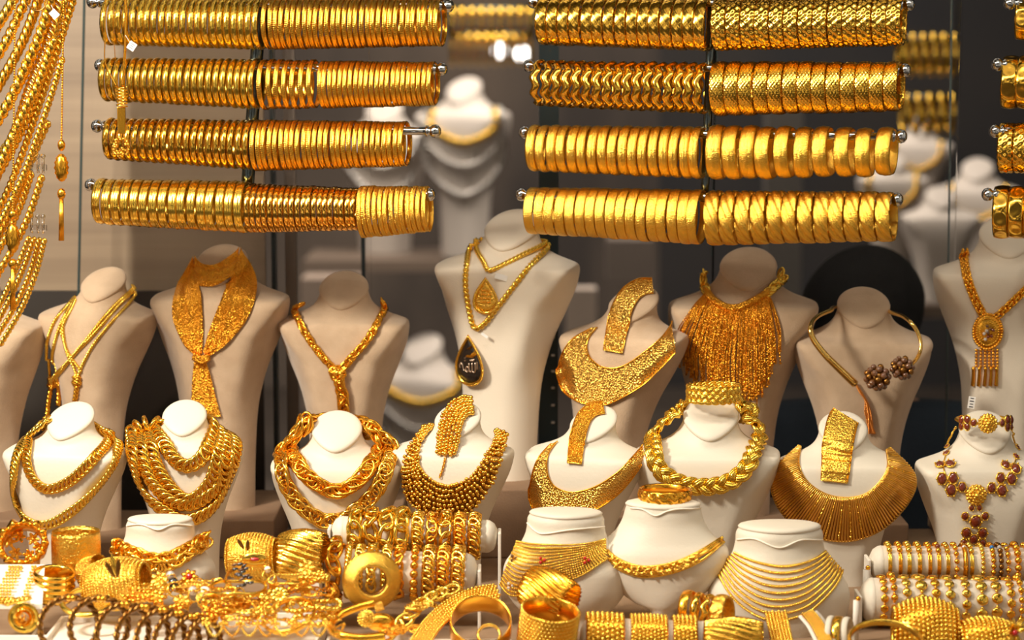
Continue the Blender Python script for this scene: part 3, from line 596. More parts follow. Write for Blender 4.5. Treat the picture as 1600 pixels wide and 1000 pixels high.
def pendant_chain(x, ytop, beadys, tas, Y, label, r=1.2):
    k = mpp(Y); t = thing('tassel_necklace', label, 'necklace', at(x - 4, tas[1], Y)); mb = MB(); P = np.array([at(x, ytop, Y), at(x - 2, (ytop + beadys[0][0]) / 2, Y), at(x - 4, beadys[0][0], Y)])
    P = resample(P, None, 60); tube(mb, P, r * k, seg=4); beads(mb, P, r * 1.45 * k, r * 3.4 * k); mb.build('cord_chain', goldd, t)
    for by, rx, ry in beadys:
        c = at(x - 4, by, Y); n = 16; mb = MB(); pr = [(rx * k * math.sin(PI * i / n) * (1 + (.09 * (-1) ** i if rx > 7 else 0)), -ry * k * math.cos(PI * i / n)) for i in range(n + 1)]
        lathe(mb, pr, c, (0, 0, 1), 20); mb.build('bead', goldd, t)
    mb = MB(); x1 = x - 4
    for a in np.linspace(0, 2 * PI, 14, endpoint=False):
        o = np.array([math.cos(a), math.sin(a), 0]) * 3.4 * k; tube(mb, np.array([at(x1, tas[0], Y) + o * .7, at(x1, tas[1], Y) + o]), 1.1 * k, seg=5)
    tube(mb, np.array([at(x1, tas[0], Y), at(x1, tas[1] - 2, Y)]), 3.2 * k, seg=8); mb.build('tassel', goldd, t)
pendant_chain(100, -30, [(227, 6, 9), (262, 11, 22), (303, 6.5, 9)], (310, 376), -.13, 'fine gold tassel chain with ribbed oval bead, hanging beside the rope chains')
pendant_chain(24, -30, [(335, 7, 8), (372, 11, 24), (412, 7, 8)], (418, 484), -.13, 'fine gold tassel chain hanging in front of the rope chains')
mb = MB(); P = np.array([at(x, y, -.14) for x, y in spline([(34, -20), (44, 8), (58, 17), (72, 8), (82, -20)], 30)]); tube(mb, P, .0010, seg=5); mb.build('cord_loop', goldk, label='thin dark loop of cord at the top among gold chains', cat='cord')
# chain with spring slide and flower drop in front of the rack
t = thing('slide_necklace', 'flat gold chain with coiled slide and round filigree drop, before the left rack', 'necklace', at(190, 245, -.06)); k = mpp(-.06)
mb = MB()
for xs_, w in (([(165, -20), (164, 60), (165, 100), (182, 136)], 1.0), ([(176, -20), (178, 60), (184, 136)], .6), ([(196, -20), (196, 60), (192, 136)], 2.3)):
    P = np.array([at(x, y, -.06) for x, y in spline(xs_, 30)]); tube(mb, P, w * k, seg=6)
mb.build('chain', goldd, t)
mb = MB(); a = np.linspace(0, 12 * PI, 200); P = np.array([at(190, 136, -.06)]) + np.stack([8 * k * np.cos(a), 6 * k * np.sin(a), -a / (12 * PI) * 30 * k], 1); tube(mb, P, 1.3 * k, np.tile([0, 0, 1.], (200, 1)), seg=6); mb.build('coil', goldy, t)
mb = MB(); c = at(190, 188, -.06); mb.box(c, (13 * k, .004, 42 * k)); mb.build('flat_tassel', goldd, t, smooth=False, bevel=.001)
mb = MB(); c = at(189, 230, -.062)
for i in range(60):
    a, b = RNG.uniform(0, 2 * PI), math.acos(RNG.uniform(-1, 1)); balls(mb, [c + np.array([math.cos(a) * math.sin(b), math.sin(a) * math.sin(b), math.cos(b)]) * [12 * k, 8 * k, 15 * k]], 2.3 * k)
mb.build('filigree_drop', goldr, t)
def tagcard(x, y, Y, w, h, ang, label, strokes=3, tilt=0, string=None):
    c = at(x, y, Y); k = mpp(Y); ca, sa = math.cos(ang), math.sin(ang); R3 = np.array([[ca, 0, -sa], [0, 1, 0], [sa, 0, ca]])
    t = thing('price_tag', label, 'price tag', c); MB().box(c, (w * k, .0006, h * k), R3).build('card', paper, t, smooth=False)
    for i in range(strokes):
        o = R3 @ np.array([0, -.0005, (i - (strokes - 1) / 2) * h * .24 * k]); MB().box(c + o, (w * .6 * k * (1 - .2 * (i % 2)), .0002, h * .07 * k), R3).build('mark', ink, t, smooth=False)
    if string: mb = MB(); tube(mb, np.array([at(px, py, Y) for px, py in spline(string, 8)]), .35 * k, seg=4); mb.build('string', paper, t)
tagcard(85, 22, -.15, 13, 11, -.8, 'small white tag tied among the slanting gold chains', 3, string=[(80, 8), (84, 16)])
tagcard(206, 72, -.065, 12, 13, -.6, 'small clear-white tag hanging below the top left-hand rod', 3, string=[(196, 55), (203, 66)])
# ---------------------------------------------------------------- necklaces on the busts
goldo = mat('gold_orange_mesh', (.95, .42, .035), .30, 1, bump=('voronoi', 520, .9))
def cgrid(key, inner, outer, nu=80, nv=10, off=.0015, closed=False):
    B = BUSTS[key]; a = spline(inner, nu); b = spline(outer, nu); Yg = np.full((nu, nv), np.nan); Q = np.zeros((nu, nv, 2))
    for j in range(nv):
        v = j / (nv - 1); Q[:, j] = a * (1 - v) + b * v
        for i in range(nu):
            d = Vector(ray(*Q[i, j])).normalized(); h = B['bvh'].ray_cast(Vector(CAM), d)
            if h[0] is not None: Yg[i, j] = h[0][1]
    Hh = np.where(np.isnan(Yg), 9.0, Yg)
    for i in range(nu):
        r = Yg[i]
        for j in range(nv):
            if np.isnan(r[j]): r[j] = (r[j - 1] + .25 * (r[j - 1] - r[j - 2]) if j > 1 and not np.isnan(r[j - 1]) else np.nan)
    bad = np.isnan(Yg); 
    if bad.any():
        for j in range(nv):
            c = Yg[:, j]; ok = ~np.isnan(c)
            Yg[:, j] = np.interp(np.arange(nu), np.where(ok)[0], c[ok]) if ok.any() else B['Y']
    for _ in range(14):
        Yp = np.pad(Yg, 1, mode='edge'); Ys = (Yp[:-2, 1:-1] + Yp[2:, 1:-1] + Yp[1:-1, :-2] + Yp[1:-1, 2:]) / 4; Yg = np.minimum(Ys, Hh)
    P = np.array([[at(Q[i, j, 0], Q[i, j, 1], Yg[i, j]) for j in range(nv)] for i in range(nu)])
    du = np.gradient(P, axis=0); dv = np.gradient(P, axis=1); N = unit(np.cross(du, dv)); s = np.sign(np.sum(N * (CAM - P), -1, keepdims=True)); N = N * s
    return P + N * off, N
def sheet(mb, P, N, th, disp=None):
    F_ = P + N * (0 if disp is None else disp[..., None]); Bk = P - N * th
    V = np.concatenate([F_, Bk[:, ::-1]], 1); mb.grid(V, False, True)
    for e in (0, -1): mb.grid(np.stack([F_[e], Bk[e]]), False, False)
    return mb
def uv(nu, nv): return np.meshgrid(np.linspace(0, 1, nu), np.linspace(0, 1, nv), indexing='ij')
def jw(mb, name, m, label, cat, group=None, parent=None): return mb.build(name, m, parent, label, cat, group)
def neck_thing(key, name, label, cat='necklace', group=None, drop=0):
    B = BUSTS[key]; return thing(name, label, cat, B['c'] + [0, -.05, -B['W'] * .6], group)
def strand(key, pts, w, kind, m, off=None, back=True, n=90, mb=None, wire=None, pitch=None):
    k = BUSTS[key]['px']; r = w * k / 2; mb = mb or MB(); P, N = drape(key, pts, n, r * .7 if off is None else off * k)
    if back: P, N = behind(key, P, N, r * .7)
    if kind in ('curb', 'cable', 'loose'): chain(mb, P, N, w * k, (wire or w * .16) * k, kind, None if pitch is None else pitch * k)
    elif kind == 'rope': rope(mb, P, N, r, 2, r * 3.6)
    elif kind == 'rope3': rope(mb, P, N, r, 3, r * 5)
    elif kind == 'braid': braid(mb, P, N, r)
    elif kind == 'beads': beads(mb, P, r, r * 1.9)
    elif kind == 'tube': tube(mb, resample(P, r * .8), r, seg=10)
    return mb
# B1: two curb chains
jw(strand('B1', [(74, 662), (52, 680), (43, 712), (52, 745), (76, 763), (110, 752), (142, 724), (166, 698), (178, 668)], 15, 'curb', gold, wire=2.7, pitch=7.5), 'curb_necklace', gold, 'shorter gold curb chain on the bust beside the hanging bundle', 'necklace')
jw(strand('B1', [(62, 666), (34, 700), (24, 742), (30, 788), (50, 814), (76, 818), (106, 803), (140, 770), (170, 732), (190, 686)], 15, 'curb', goldd, wire=2.5, pitch=6.8), 'curb_necklace', goldy, 'longer close-linked gold curb chain on the bust beside the hanging bundle', 'necklace')
# B2: four strands
for pts, lab in (([(240, 656), (252, 688), (272, 716), (291, 727), (311, 720), (327, 698), (334, 662)], 'shortest thick gold chain of four on one bust, round the neck'),
        ([(228, 662), (238, 708), (258, 748), (283, 774), (302, 777), (322, 760), (340, 722), (348, 672)], 'second shortest thick gold chain of four on one bust'),
        ([(215, 668), (224, 715), (240, 752), (268, 780), (294, 786), (320, 776), (344, 745), (358, 682)], 'second longest thick gold chain of four on one bust'),
        ([(206, 676), (212, 722), (230, 764), (256, 794), (286, 810), (314, 804), (338, 778), (358, 732), (370, 688)], 'longest thick gold chain of four on one bust, oval link at its foot')):
    jw(strand('B2', pts, 20, 'curb', gold, wire=3.4, pitch=9.5), 'curb_necklace', gold, lab, 'necklace')
# B3: heaps of rope and loop chains
jw(strand('B3', [(484, 664), (462, 690), (458, 716), (478, 742), (505, 760), (528, 766), (552, 756), (578, 732), (590, 705), (584, 668)], 26, 'loose', goldd, wire=2.4, pitch=5.2), 'rope_necklace', goldd, 'shorter dense tangled-link gold necklace on the bust above the bracelet rolls', 'necklace')
jw(strand('B3', [(470, 668), (446, 700), (442, 735), (458, 768), (482, 796), (512, 812), (546, 802), (576, 778), (600, 742), (610, 705), (598, 674)], 27, 'loose', gold, wire=2.2, pitch=6.6), 'loop_necklace', gold, 'longer wide loop-link gold necklace on the bust above the bracelet rolls', 'necklace')
# B4: bead bib
t = neck_thing('B4', 'bead_bib_necklace', 'wide gold bead bib necklace on the bust under the black teardrop pendant')
inn = [(676, 664), (660, 690), (654, 716), (662, 738), (684, 755), (708, 758), (735, 745), (756, 718), (770, 690), (776, 668)]
outr = [(664, 664), (640, 700), (630, 740), (638, 778), (664, 802), (698, 812), (738, 796), (768, 756), (784, 712), (794, 676)]
P, N = cgrid('B4', inn, outr, 50, 8, .0032); k = BUSTS['B4']['px']; mb = MB(); P2 = P.copy(); P2[:, 1::2] = (P2[:, 1::2] + np.roll(P2[:, 1::2], -1, 0)) / 2; P2 = P2[:-1]
balls(mb, P2.reshape(-1, 3) + RNG.normal(0, .0007, (P2.shape[0] * 8, 3)), 3.3 * k); jw(mb, 'bead_band', gold, None, None, parent=t)
mb = MB(); sheet(mb, P - N * .002, N, .0008); jw(mb, 'mesh_backing', goldk, None, None, parent=t)
t = thing('bead_bracelet', 'gold bead bracelet hung over the neck of the bead bib bust', 'bracelet', BUSTS['B4']['c'] + [0, -.03, -.04])
def strap(key, ctr, widths, nu=60, nv=9, off=.002, tilt=None):
    c = np.array(ctr, float); w = np.interp(np.linspace(0, 1, len(c)), np.linspace(0, 1, len(widths)), widths)
    T = unit(np.gradient(c, axis=0)); Nn = np.stack([-T[:, 1], T[:, 0]], 1); a = c + Nn * w[:, None] / 2; b = c - Nn * w[:, None] / 2
    P, N = cgrid(key, a, b, nu, nv, off); return P, N
P, N = strap('B4', [(738, 634), (724, 636), (711, 648), (704, 668), (700, 690), (696, 714)], [28, 32, 33, 32, 26], 24, 7, .004)
mb = MB(); P2 = P.copy(); P2[:, 1::2] = (P2[:, 1::2] + np.roll(P2[:, 1::2], -1, 0)) / 2; balls(mb, P2[:-1].reshape(-1, 3) + RNG.normal(0, .0005, (P2[:-1].size // 3, 3)), 3.5 * k); jw(mb, 'bead_band', gold, None, None, parent=t)
mb = MB(); P, N = drape('B4', [(696, 716), (693, 730), (688, 744)], 12, .002); chain(mb, P, N, .0036, .0006, 'cable'); jw(mb, 'extension_chain', goldd, None, None, parent=t)
# B5 + C5: tapering collars with straps
def collar(key, inn, outr, m, label, name='collar_necklace', nu=150, nv=14, dispf=None, off=.0022, edge=True, rim=None):
    t = neck_thing(key, name, label); P, N = cgrid(key, inn, outr, nu, nv, off); U, V_ = uv(nu, nv); mb = MB(); sheet(mb, P, N, .0012, None if dispf is None else dispf(U, V_)); jw(mb, 'collar_plate', m, None, None, parent=t)
    if edge:
        for j in (0, -1): mb = MB(); tube(mb, P[:, j], .0010, N[:, j], 6); jw(mb, 'rim', rim or goldd, None, None, parent=t)
    return t, P, N
collar('B5', [(872, 690), (857, 712), (856, 738), (866, 758), (888, 768), (912, 766), (934, 758), (956, 744), (976, 727), (1004, 694)],
    [(862, 694), (838, 722), (828, 756), (829, 784), (844, 804), (880, 808), (922, 800), (960, 776), (986, 748), (1008, 714)], goldg, 'smooth tapering glittering gold collar on the cream bust behind the choker stand')
def strap_thing(key, ctr, widths, m, label, dispf=None, nu=80, nv=9, endm=None, off=.0028):
    t = thing('strap_bracelet', label, 'bracelet', BUSTS[key]['c'] + [0, -.03, -.05]); P, N = strap(key, ctr, widths, nu, nv, off); U, V_ = uv(nu, nv)
    mb = MB(); sheet(mb, P, N, .0012, None if dispf is None else dispf(U, V_)); jw(mb, 'band', m, None, None, parent=t)
    for j in (0, -1): mb = MB(); tube(mb, P[:, j], .0007, N[:, j], 5); jw(mb, 'edge_wire', goldd, None, None, parent=t)
    mb = MB(); tube(mb, P[-1] + N[-1] * .0005, .0012, N[-1], 6); jw(mb, 'clasp_bar', goldy, None, None, parent=t)
strap_thing('B5', [(944, 637), (928, 640), (914, 652), (906, 672), (901, 696), (898, 724)], [22, 24, 25, 24, 23], goldm, 'narrow matte gold strap bracelet over the neck of the smooth collar bust')
collar('C5', [(934, 512), (920, 530), (918, 546), (926, 562), (946, 574), (975, 571), (1012, 546), (1034, 524), (1050, 502)],
    [(926, 513), (888, 536), (872, 570), (874, 598), (896, 624), (944, 633), (996, 607), (1030, 577), (1055, 550)], goldg, 'wide glittering gold collar on the beige bust beside the fringe necklace')
strap_thing('C5', [(1020, 447), (1002, 449), (984, 462), (971, 486), (964, 516), (958, 549)], [26, 30, 33, 34, 31], goldg, 'broad glittering gold strap bracelet over the neck of the wide collar bust')
# B6 braid + braided bracelet
t = neck_thing('B6', 'plaited_necklace', 'thick plaited bright gold rope necklace on the broad cream bust')
jw(strand('B6', [(1064, 645), (1034, 668), (1022, 700), (1030, 732), (1060, 752), (1100, 759), (1142, 750), (1172, 722), (1184, 682), (1176, 646), (1164, 634)], 32, 'braid', goldy, n=120), 'plait', goldy, None, None, parent=t)
def crown(key, py, rx, ry, w, m, label, kind='braid', name='bangle', cat='bracelet', cx=None):
    B = BUSTS[key]; k = B['px']; c = at(cx or 0, py, B['Y'] - .005); a = np.linspace(0, 2 * PI, 80, endpoint=False)
    P = c + np.stack([rx * k * np.cos(a), ry * k * np.sin(a), 0 * a], 1); N = unit(P - c); return P, N, c, k
P, N, c, k = crown('B6', 612, 40, 33, 28, goldy, '', cx=1115); P = np.vstack([P, P[:1]]); N = np.vstack([N, N[:1]])
t = thing('plaited_bracelet', 'plaited bright gold bracelet standing round the top of the broad cream bust', 'bracelet', c); mb = MB()
for dz in (-8, 4): braid(mb, P + [0, 0, dz * k], N, 9.5 * k)
jw(mb, 'plait', goldy, None, None, parent=t)
# B7 sunray collar + strap
def ray_disp(n, a=.0011): return lambda U, V_: a * np.maximum(0, np.cos(U * n * 2 * PI)) ** 1.0
goldb = mat('gold_bar_satin', (.98, .58, .13), .3, 1)
t, P, N = collar('B7', [(1252, 697), (1249, 726), (1262, 752), (1290, 771), (1322, 777), (1352, 771), (1374, 752), (1386, 730), (1384, 703)],
    [(1246, 697), (1207, 742), (1214, 790), (1256, 832), (1320, 846), (1376, 828), (1420, 784), (1430, 745), (1392, 700)],
    goldk, 'broad sunray collar of radiating gold bars on the cream bust', nu=101, nv=12, rim=goldb, off=.0012)
k = BUSTS['B7']['px']
for i in range(101):
    mb = MB(); tube(mb, P[i] + N[i] * .0008, np.interp(np.linspace(0, 1, 12), [0, .3, 1], [.9, 1.5, 2.05]) * k, N[i], 6); mb.build('bar', goldb if i % 4 else goldf, t)
strap_thing('B7', [(1322, 650), (1318, 656), (1314, 668), (1308, 700), (1306, 726), (1303, 752)], [46, 48, 48, 46, 42], goldf, 'broad pale gold strap bracelet with cross ridges over the sunray collar bust', nu=220, dispf=lambda U, V_: .0012 * np.maximum(0, np.cos(U * 18 * PI)) ** 2 * (U > .5))
# B8 stones
t = neck_thing('B8', 'stone_necklace', 'amber red stone necklace with gold filigree centre on the cream bust')
def setstone(mb_g, mb_s, c, n, r, h=1.25, m=None):
    X = unit(np.cross([0, 0, 1.], n)); Z = np.cross(n, X); Bs = np.stack([X, n, Z], -1)
    a = np.linspace(0, 2 * PI, 24, endpoint=False); P = c + (np.cos(a)[:, None] * X + np.sin(a)[:, None] * Z * h) * r; tube(mb_g, P, r * .22, closed=True, seg=6)
    V = BV2 * np.array([.92, .5, .92 * h]) * r; mb_s.inst(V, BF2, np.array([c + n * r * .12]), Bs[None])
def stones(key, lst, t, rs=1.0, sm=redst, prongs=True):
    B = BUSTS[key]; k = B['px']
    for (x, y, r) in lst:
        P, N = drape(key, [(x, y), (x + .5, y)], 2, r * k * .35, sm=0); g, s = MB(), MB(); setstone(g, s, P[0], N[0], r * k * .86)
        for a in np.linspace(0, 2 * PI, 6, endpoint=False):
            X = unit(np.cross([0, 0, 1.], N[0])); Z = np.cross(N[0], X); balls(g, [P[0] + (np.cos(a) * X + np.sin(a) * Z * 1.2) * r * k + N[0] * r * k * .25], r * k * .2)
        e = g.build('stone_setting', goldy, t); s.build('stone', sm, e)
stones('B8', [(1479, 696, 4), (1479, 709, 5), (1469, 728, 8), (1485, 727, 8.5), (1472, 748, 8.5), (1489, 747, 8), (1486, 765, 9), (1503, 761, 7),
    (1589, 700, 4.5), (1587, 714, 5), (1571, 728, 7.5), (1587, 734, 8.5), (1563, 747, 7.5), (1580, 748, 8.5), (1549, 762, 7.5), (1565, 766, 8.5),
    (1518, 793, 4.5), (1530, 793, 4.5), (1508, 806, 6), (1539, 806, 6), (1524, 814, 9.5), (1510, 832, 8), (1535, 832, 8), (1521, 842, 7.5), (1507, 848, 6.5), (1535, 848, 6.5)], t)
def rosette(mb, c, n, r, k=1.0, rings=(1.0, .68, .36), h=.35, num=(16, 11, 6)):
    X = unit(np.cross([0, 0, 1.], n)); Z = np.cross(n, X)
    for q, f in enumerate(rings):
        m_ = num[q]
        for i in range(m_):
            a = 2 * PI * (i + .5 * q) / m_; balls(mb, [c + (math.cos(a) * X + math.sin(a) * Z) * r * f * .85 + n * h * r * (1 - f)], r * (.17 if q < 2 else .2))
    balls(mb, [c + n * h * r], r * .26); V = BV2 * np.array([.95, .28, .95]) * r; mb.inst(V, BF2, np.array([c - n * .0005]), np.stack([X, n, Z], -1)[None])
P, N = drape('B8', [(1525, 773), (1526, 773)], 2, .002, sm=0); mb = MB(); rosette(mb, P[0], N[0], 17 * BUSTS['B8']['px']); jw(mb, 'centre_medallion', goldf, None, None, parent=t)
for a in ([(1492, 668), (1481, 682), (1479, 695)], [(1582, 668), (1587, 684), (1589, 698)]): jw(strand('B8', a, 3.5, 'cable', goldy, back=False), 'neck_chain', goldy, None, None, parent=t)
for a in ([(1479, 709), (1474, 728), (1480, 748), (1494, 764), (1512, 770)], [(1588, 714), (1582, 732), (1572, 748), (1556, 764), (1540, 770)]): jw(strand('B8', a, 2.4, 'tube', goldy, back=False), 'link_wire', goldy, None, None, parent=t)
P, N, c, k = crown('B8', 656, 43, 38, 20, gold, '', cx=1537)
t = thing('stone_bracelet', 'red stone bracelet with gold medallion round the top of the stone necklace bust', 'bracelet', c)
mb = MB(); tube(mb, P, 2.6 * k, closed=True, seg=8); jw(mb, 'band', goldy, None, None, parent=t)
mb = MB(); rosette(mb, c + [-2 * k, -40 * k, 1 * k], np.array([0, -.98, .17]), 16 * k); jw(mb, 'centre_medallion', goldf, None, None, parent=t)
for a, dz, r in ((-2.35, 5, 7), (-2.35, -6, 6.5), (-2.62, 3, 7), (-2.1, 1, 6), (-2.62, -7, 6), (-.82, 5, 7), (-.82, -6, 7), (-.55, 3, 7), (-1.08, 1, 6), (-.55, -7, 6)):
    p = c + np.array([43 * math.cos(a), 38 * math.sin(a), dz]) * k; n = unit(np.array([math.cos(a), math.sin(a), .1])); g, s = MB(), MB(); setstone(g, s, p + n * .002, n, r * k * .8); e = g.build('stone_setting', goldy, t); s.build('stone', redst, e)
tagcard(1518, 629, BUSTS['B8']['Y'] - .03, 11, 19, -.12, 'small white upright tag above the red stone bracelet', 4)

# C1: knotted multi strand
t = neck_thing('C1', 'knotted_necklace', 'multi-strand thin gold necklace with knots, slung across the beige bust')
for pts in ([(218, 446), (192, 470), (168, 499), (140, 530), (115, 556), (86, 594)], [(220, 450), (198, 478), (168, 512), (146, 540), (129, 571), (122, 592)], [(216, 444), (188, 468), (160, 500), (128, 540), (100, 572), (70, 602)],
            [(119, 464), (96, 506), (84, 548), (86, 590)], [(116, 467), (84, 506), (70, 560), (68, 598)], [(118, 466), (100, 500), (104, 546), (118, 578), (121, 596)], [(120, 468), (98, 512), (100, 530), (108, 552), (128, 580)]):
    jw(strand('C1', pts, 5.2, 'rope', goldy, back=False, off=2), 'strand', goldy, None, None, parent=t)
for (x, y, r) in ((69, 600, 9), (86, 594, 11), (121, 594, 9)):
    P, N = drape('C1', [(x, y - r * .7), (x, y + r * .7)], 16, .003); mb = MB()
    for s_ in (-1, 1): 
        Q = P + np.stack([np.sin(np.linspace(0, 5 * PI, 16)) * r * .5 * s_, 0 * P[:, 0], 0 * P[:, 0]], 1) * BUSTS['C1']['px']; rope(mb, Q, N, 4.4 * BUSTS['C1']['px'], 2)
    jw(mb, 'knot', goldd, None, None, parent=t)
for pts in ([(86, 600), (86, 616), (84, 634)], [(68, 606), (60, 630), (57, 655)], [(121, 602), (120, 614), (118, 626)]):
    jw(strand('C1', pts, 8, 'rope3', goldd, back=False), 'tassel', goldd, None, None, parent=t)
# C2 scarf
t = neck_thing('C2', 'mesh_scarf', 'sheer gold mesh scarf necklace tied on the tall beige bust', 'scarf')
def fold(f, a): return lambda U, V_: a * np.sin(V_ * f * PI + 2.0 * np.sin(U * 5)) * .5 + a * .3 * np.sin(U * 23 + V_ * 9)
def scarf(name, i_, o_, nu=70, nv=18, off=.0035, a=.0018, f=5):
    P, N = cgrid('C2', i_, o_, nu, nv, off); U, V_ = uv(nu, nv); mb = MB(); sheet(mb, P, N, .0007, fold(f, a)(U, V_)); o = jw(mb, name, goldo, None, None, parent=t)
    mb = MB(); pick = RNG.integers(0, nu * nv, 60); balls(mb, (P + N * .0022).reshape(-1, 3)[pick], .0007); mb.build('sequins', goldy, t, kind='stuff')
scarf('neck_wrap', [(306, 400), (318, 412), (335, 414), (355, 402), (374, 386)], [(300, 444), (318, 448), (336, 446), (354, 438), (374, 424)], 50, 12)
scarf('lapel', [(307, 420), (314, 455), (317, 490), (318, 520), (316, 552)], [(302, 400), (276, 450), (270, 495), (288, 538), (308, 556)])
scarf('lapel', [(358, 436), (346, 470), (334, 498), (324, 526), (318, 550)], [(376, 386), (402, 440), (390, 492), (358, 534), (326, 557)])
scarf('tail', [(304, 564), (301, 590), (300, 615), (296, 645)], [(318, 566), (322, 592), (328, 615), (334, 648)], 40, 10, .003, .0012, 3)
scarf('tail', [(314, 566), (322, 590), (328, 620), (334, 650)], [(324, 566), (331, 590), (338, 620), (346, 650)], 40, 8, .0042, .001, 2)
mb = MB(); P, N = drape('C2', [(303, 553), (316, 560), (328, 554)], 20, .006)
tube(mb, P, 6.0 * BUSTS['C2']['px'] * (1 - .3 * np.abs(np.linspace(-1, 1, 20)) ** 3), N, 12); tube(mb, P + [0, -.001, -.003], 4.5 * BUSTS['C2']['px'], N, 10); jw(mb, 'knot', goldo, None, None, parent=t)
# C3 rope lariat
t = neck_thing('C3', 'rope_lariat', 'twisted gold rope lariat with a knot and tail on the beige bust')
jw(strand('C3', [(470, 477), (461, 488), (476, 518), (498, 549), (522, 576)], 12, 'loose', goldd, back=False, wire=1.6, pitch=3.4), 'rope', goldd, None, None, parent=t)
jw(strand('C3', [(598, 473), (598, 490), (578, 526), (554, 554), (536, 574)], 12, 'loose', goldd, back=False, wire=1.6, pitch=3.4), 'rope', goldd, None, None, parent=t)
jw(strand('C3', [(530, 590), (535, 610), (538, 640)], 19, 'loose', goldd, back=False, wire=2.0, pitch=3.2), 'tail', goldd, None, None, parent=t)
P, N = drape('C3', [(528, 582), (529, 582)], 2, .004, sm=0); mb = MB(); k = BUSTS['C3']['px']; a = np.linspace(0, 2 * PI, 40)
for s_ in range(3): Q = P[0] + np.stack([np.cos(a + s_) * 9 * k, -.002 + .002 * np.sin(2 * a), np.sin(a + s_ * .7) * 9 * k * (1 - .2 * s_)], 1); chain(mb, Q, np.tile(N[:1], (40, 1)), 9 * k, 1.5 * k, 'loose')
balls(mb, P[:1], 7 * k); jw(mb, 'knot', goldd, None, None, parent=t)
# C4 two teardrop pendants
def teardrop(r, n=60): 
    a = np.linspace(0, 2 * PI, n, endpoint=False); x = np.sin(a) * np.sin(a / 2) ** 1.15; y = np.cos(a); return np.stack([x / abs(x).max(), y], 1)
def pend(key, cx, cy, w, h, t, face, roll=0):
    k = BUSTS[key]['px']; P, N = drape(key, [(cx, cy), (cx + .5, cy)], 2, .004, sm=0); c = P[0]; n = unit(N[0] * [1, 1, .3]); X = unit(np.cross([0, 0, 1.], n)) ; X = X if X[0] > 0 else -X
    Z = np.cross(n, -X) if np.cross(n, -X)[2] > 0 else np.cross(n, X); o = teardrop(1) * [w / 2 * k, h / 2 * k]; cr, sr = math.cos(roll), math.sin(roll); o = o @ np.array([[cr, -sr], [sr, cr]])
    to = lambda q, d=0: c + q[:, :1] * X + q[:, 1:] * Z + n * d
    mb = MB(); ring = [to(o * f, d) for f, d in ((1, -.001), (1, .0012), (.6, .0014), (.0, .0014))]; mb.grid(np.stack(ring), False, True); e = mb.build('pendant_face', face, t)
    mb = MB(); tube(mb, to(o, .001), 2.1 * k, closed=True, seg=8); q = to(o * 1.07, .0012); beads(mb, np.vstack([q, q[:1]]), 1.6 * k, 3.2 * k); mb.build('pendant_rim', gold, t)
    return c, X, Z, n, k, e, to
t = neck_thing('C4', 'pendant_necklace', 'shorter gold chain with engraved gold teardrop pendant on the tallest bust')
jw(strand('C4', [(742, 372), (746, 392), (755, 409), (765, 423), (790, 413), (822, 396), (842, 386), (860, 375)], 8, 'rope3', gold, off=2), 'chain', goldy, None, None, parent=t)
c, X, Z, n, k, e, to = pend('C4', 760, 462, 37, 52, t, goldf, .0)
for i, w in enumerate((14, 18, 20, 16)):
    mb = MB(); xs = np.linspace(-w / 2, w / 2, 24); tube(mb, to(np.stack([xs, 8 - i * 6 + 1.4 * np.sin(xs * 1.7 + i)], 1) * k, .0018), .8 * k, seg=5); mb.build('engraved_line', goldd, e)
tagcard(783, 433, BUSTS['C4']['Y'] - .062, 20, 9, -.28, 'small blank white tag beside the engraved teardrop pendant', 0, string=[(765, 428), (774, 431)])
t = neck_thing('C4', 'script_pendant_necklace', 'longer gold chain with black teardrop pendant bearing Arabic script')
jw(strand('C4', [(736, 380), (730, 410), (728, 446), (734, 486), (742, 512), (758, 505), (784, 472), (822, 424), (848, 396), (862, 379)], 9, 'rope', gold, off=2), 'chain', goldy, None, None, parent=t)
c, X, Z, n, k, e, to = pend('C4', 736, 562, 50, 74, t, blackm)
S_ = [[(17, -1), (16.5, -13)], [(13, -2), (13, -15), (10, -18), (7, -15), (7, -3)], [(7, -14), (4, -18), (1, -15), (1, -4)], [(1, -14), (-2, -18), (-6, -17), (-5, -11), (-2, -10), (0, -14)], [(-5, -16), (-10, -16), (-12, -9), (-15, -5), (-18, -9), (-17, -13)],
      [(3, 2), (5, 0), (7, 2), (9, 0), (11, 3)], [(-8, -1), (-6, 0)], [(-8, 3), (-6, 4)]]
for q in S_: mb = MB(); P = to(spline(np.array(q, float) * [1, 1], 16) * k * .98, .0022); tube(mb, P, 1.15 * k, seg=6, flat=.5); mb.build('script_stroke', silverm, e)
mb = MB(); q = spline([(-8, 5), (-2, 9), (6, 10), (13, 17), (15, 11), (9, 6), (0, 5), (-8, 5)], 30) * k
cq = q.mean(0); V = np.stack([to(q, .0018), to(cq + (q - cq) * .6, .003), to(cq + (q - cq) * .0, .0034)]); mb.grid(V, False, True); mb.build('flame_mark', goldd, e)
mb = MB(); q = spline([(-3, 18), (3, 21), (8, 25), (6, 21), (1, 18)], 20) * k; tube(mb, to(q, .0018), 1.0 * k, seg=5, flat=.5); mb.build('upper_mark', goldk, e)
tagcard(757, 524, BUSTS['C4']['Y'] - .06, 12, 4, -.6, 'tiny white tag at the top of the black script pendant', 0)
mb = MB(); P = np.array([at(x, y, .22) for x, y in spline([(862, 480), (850, 520), (838, 562), (832, 615), (831, 690)], 70)]); beads(mb, P, .0024, .0052); tube(mb, P, .0008, seg=5)
mb.build('bead_string', mat('dark_red_beads', (.10, .035, .015), .25, .4), label='dark brown bead string hanging behind the tallest bust', cat='bead string')
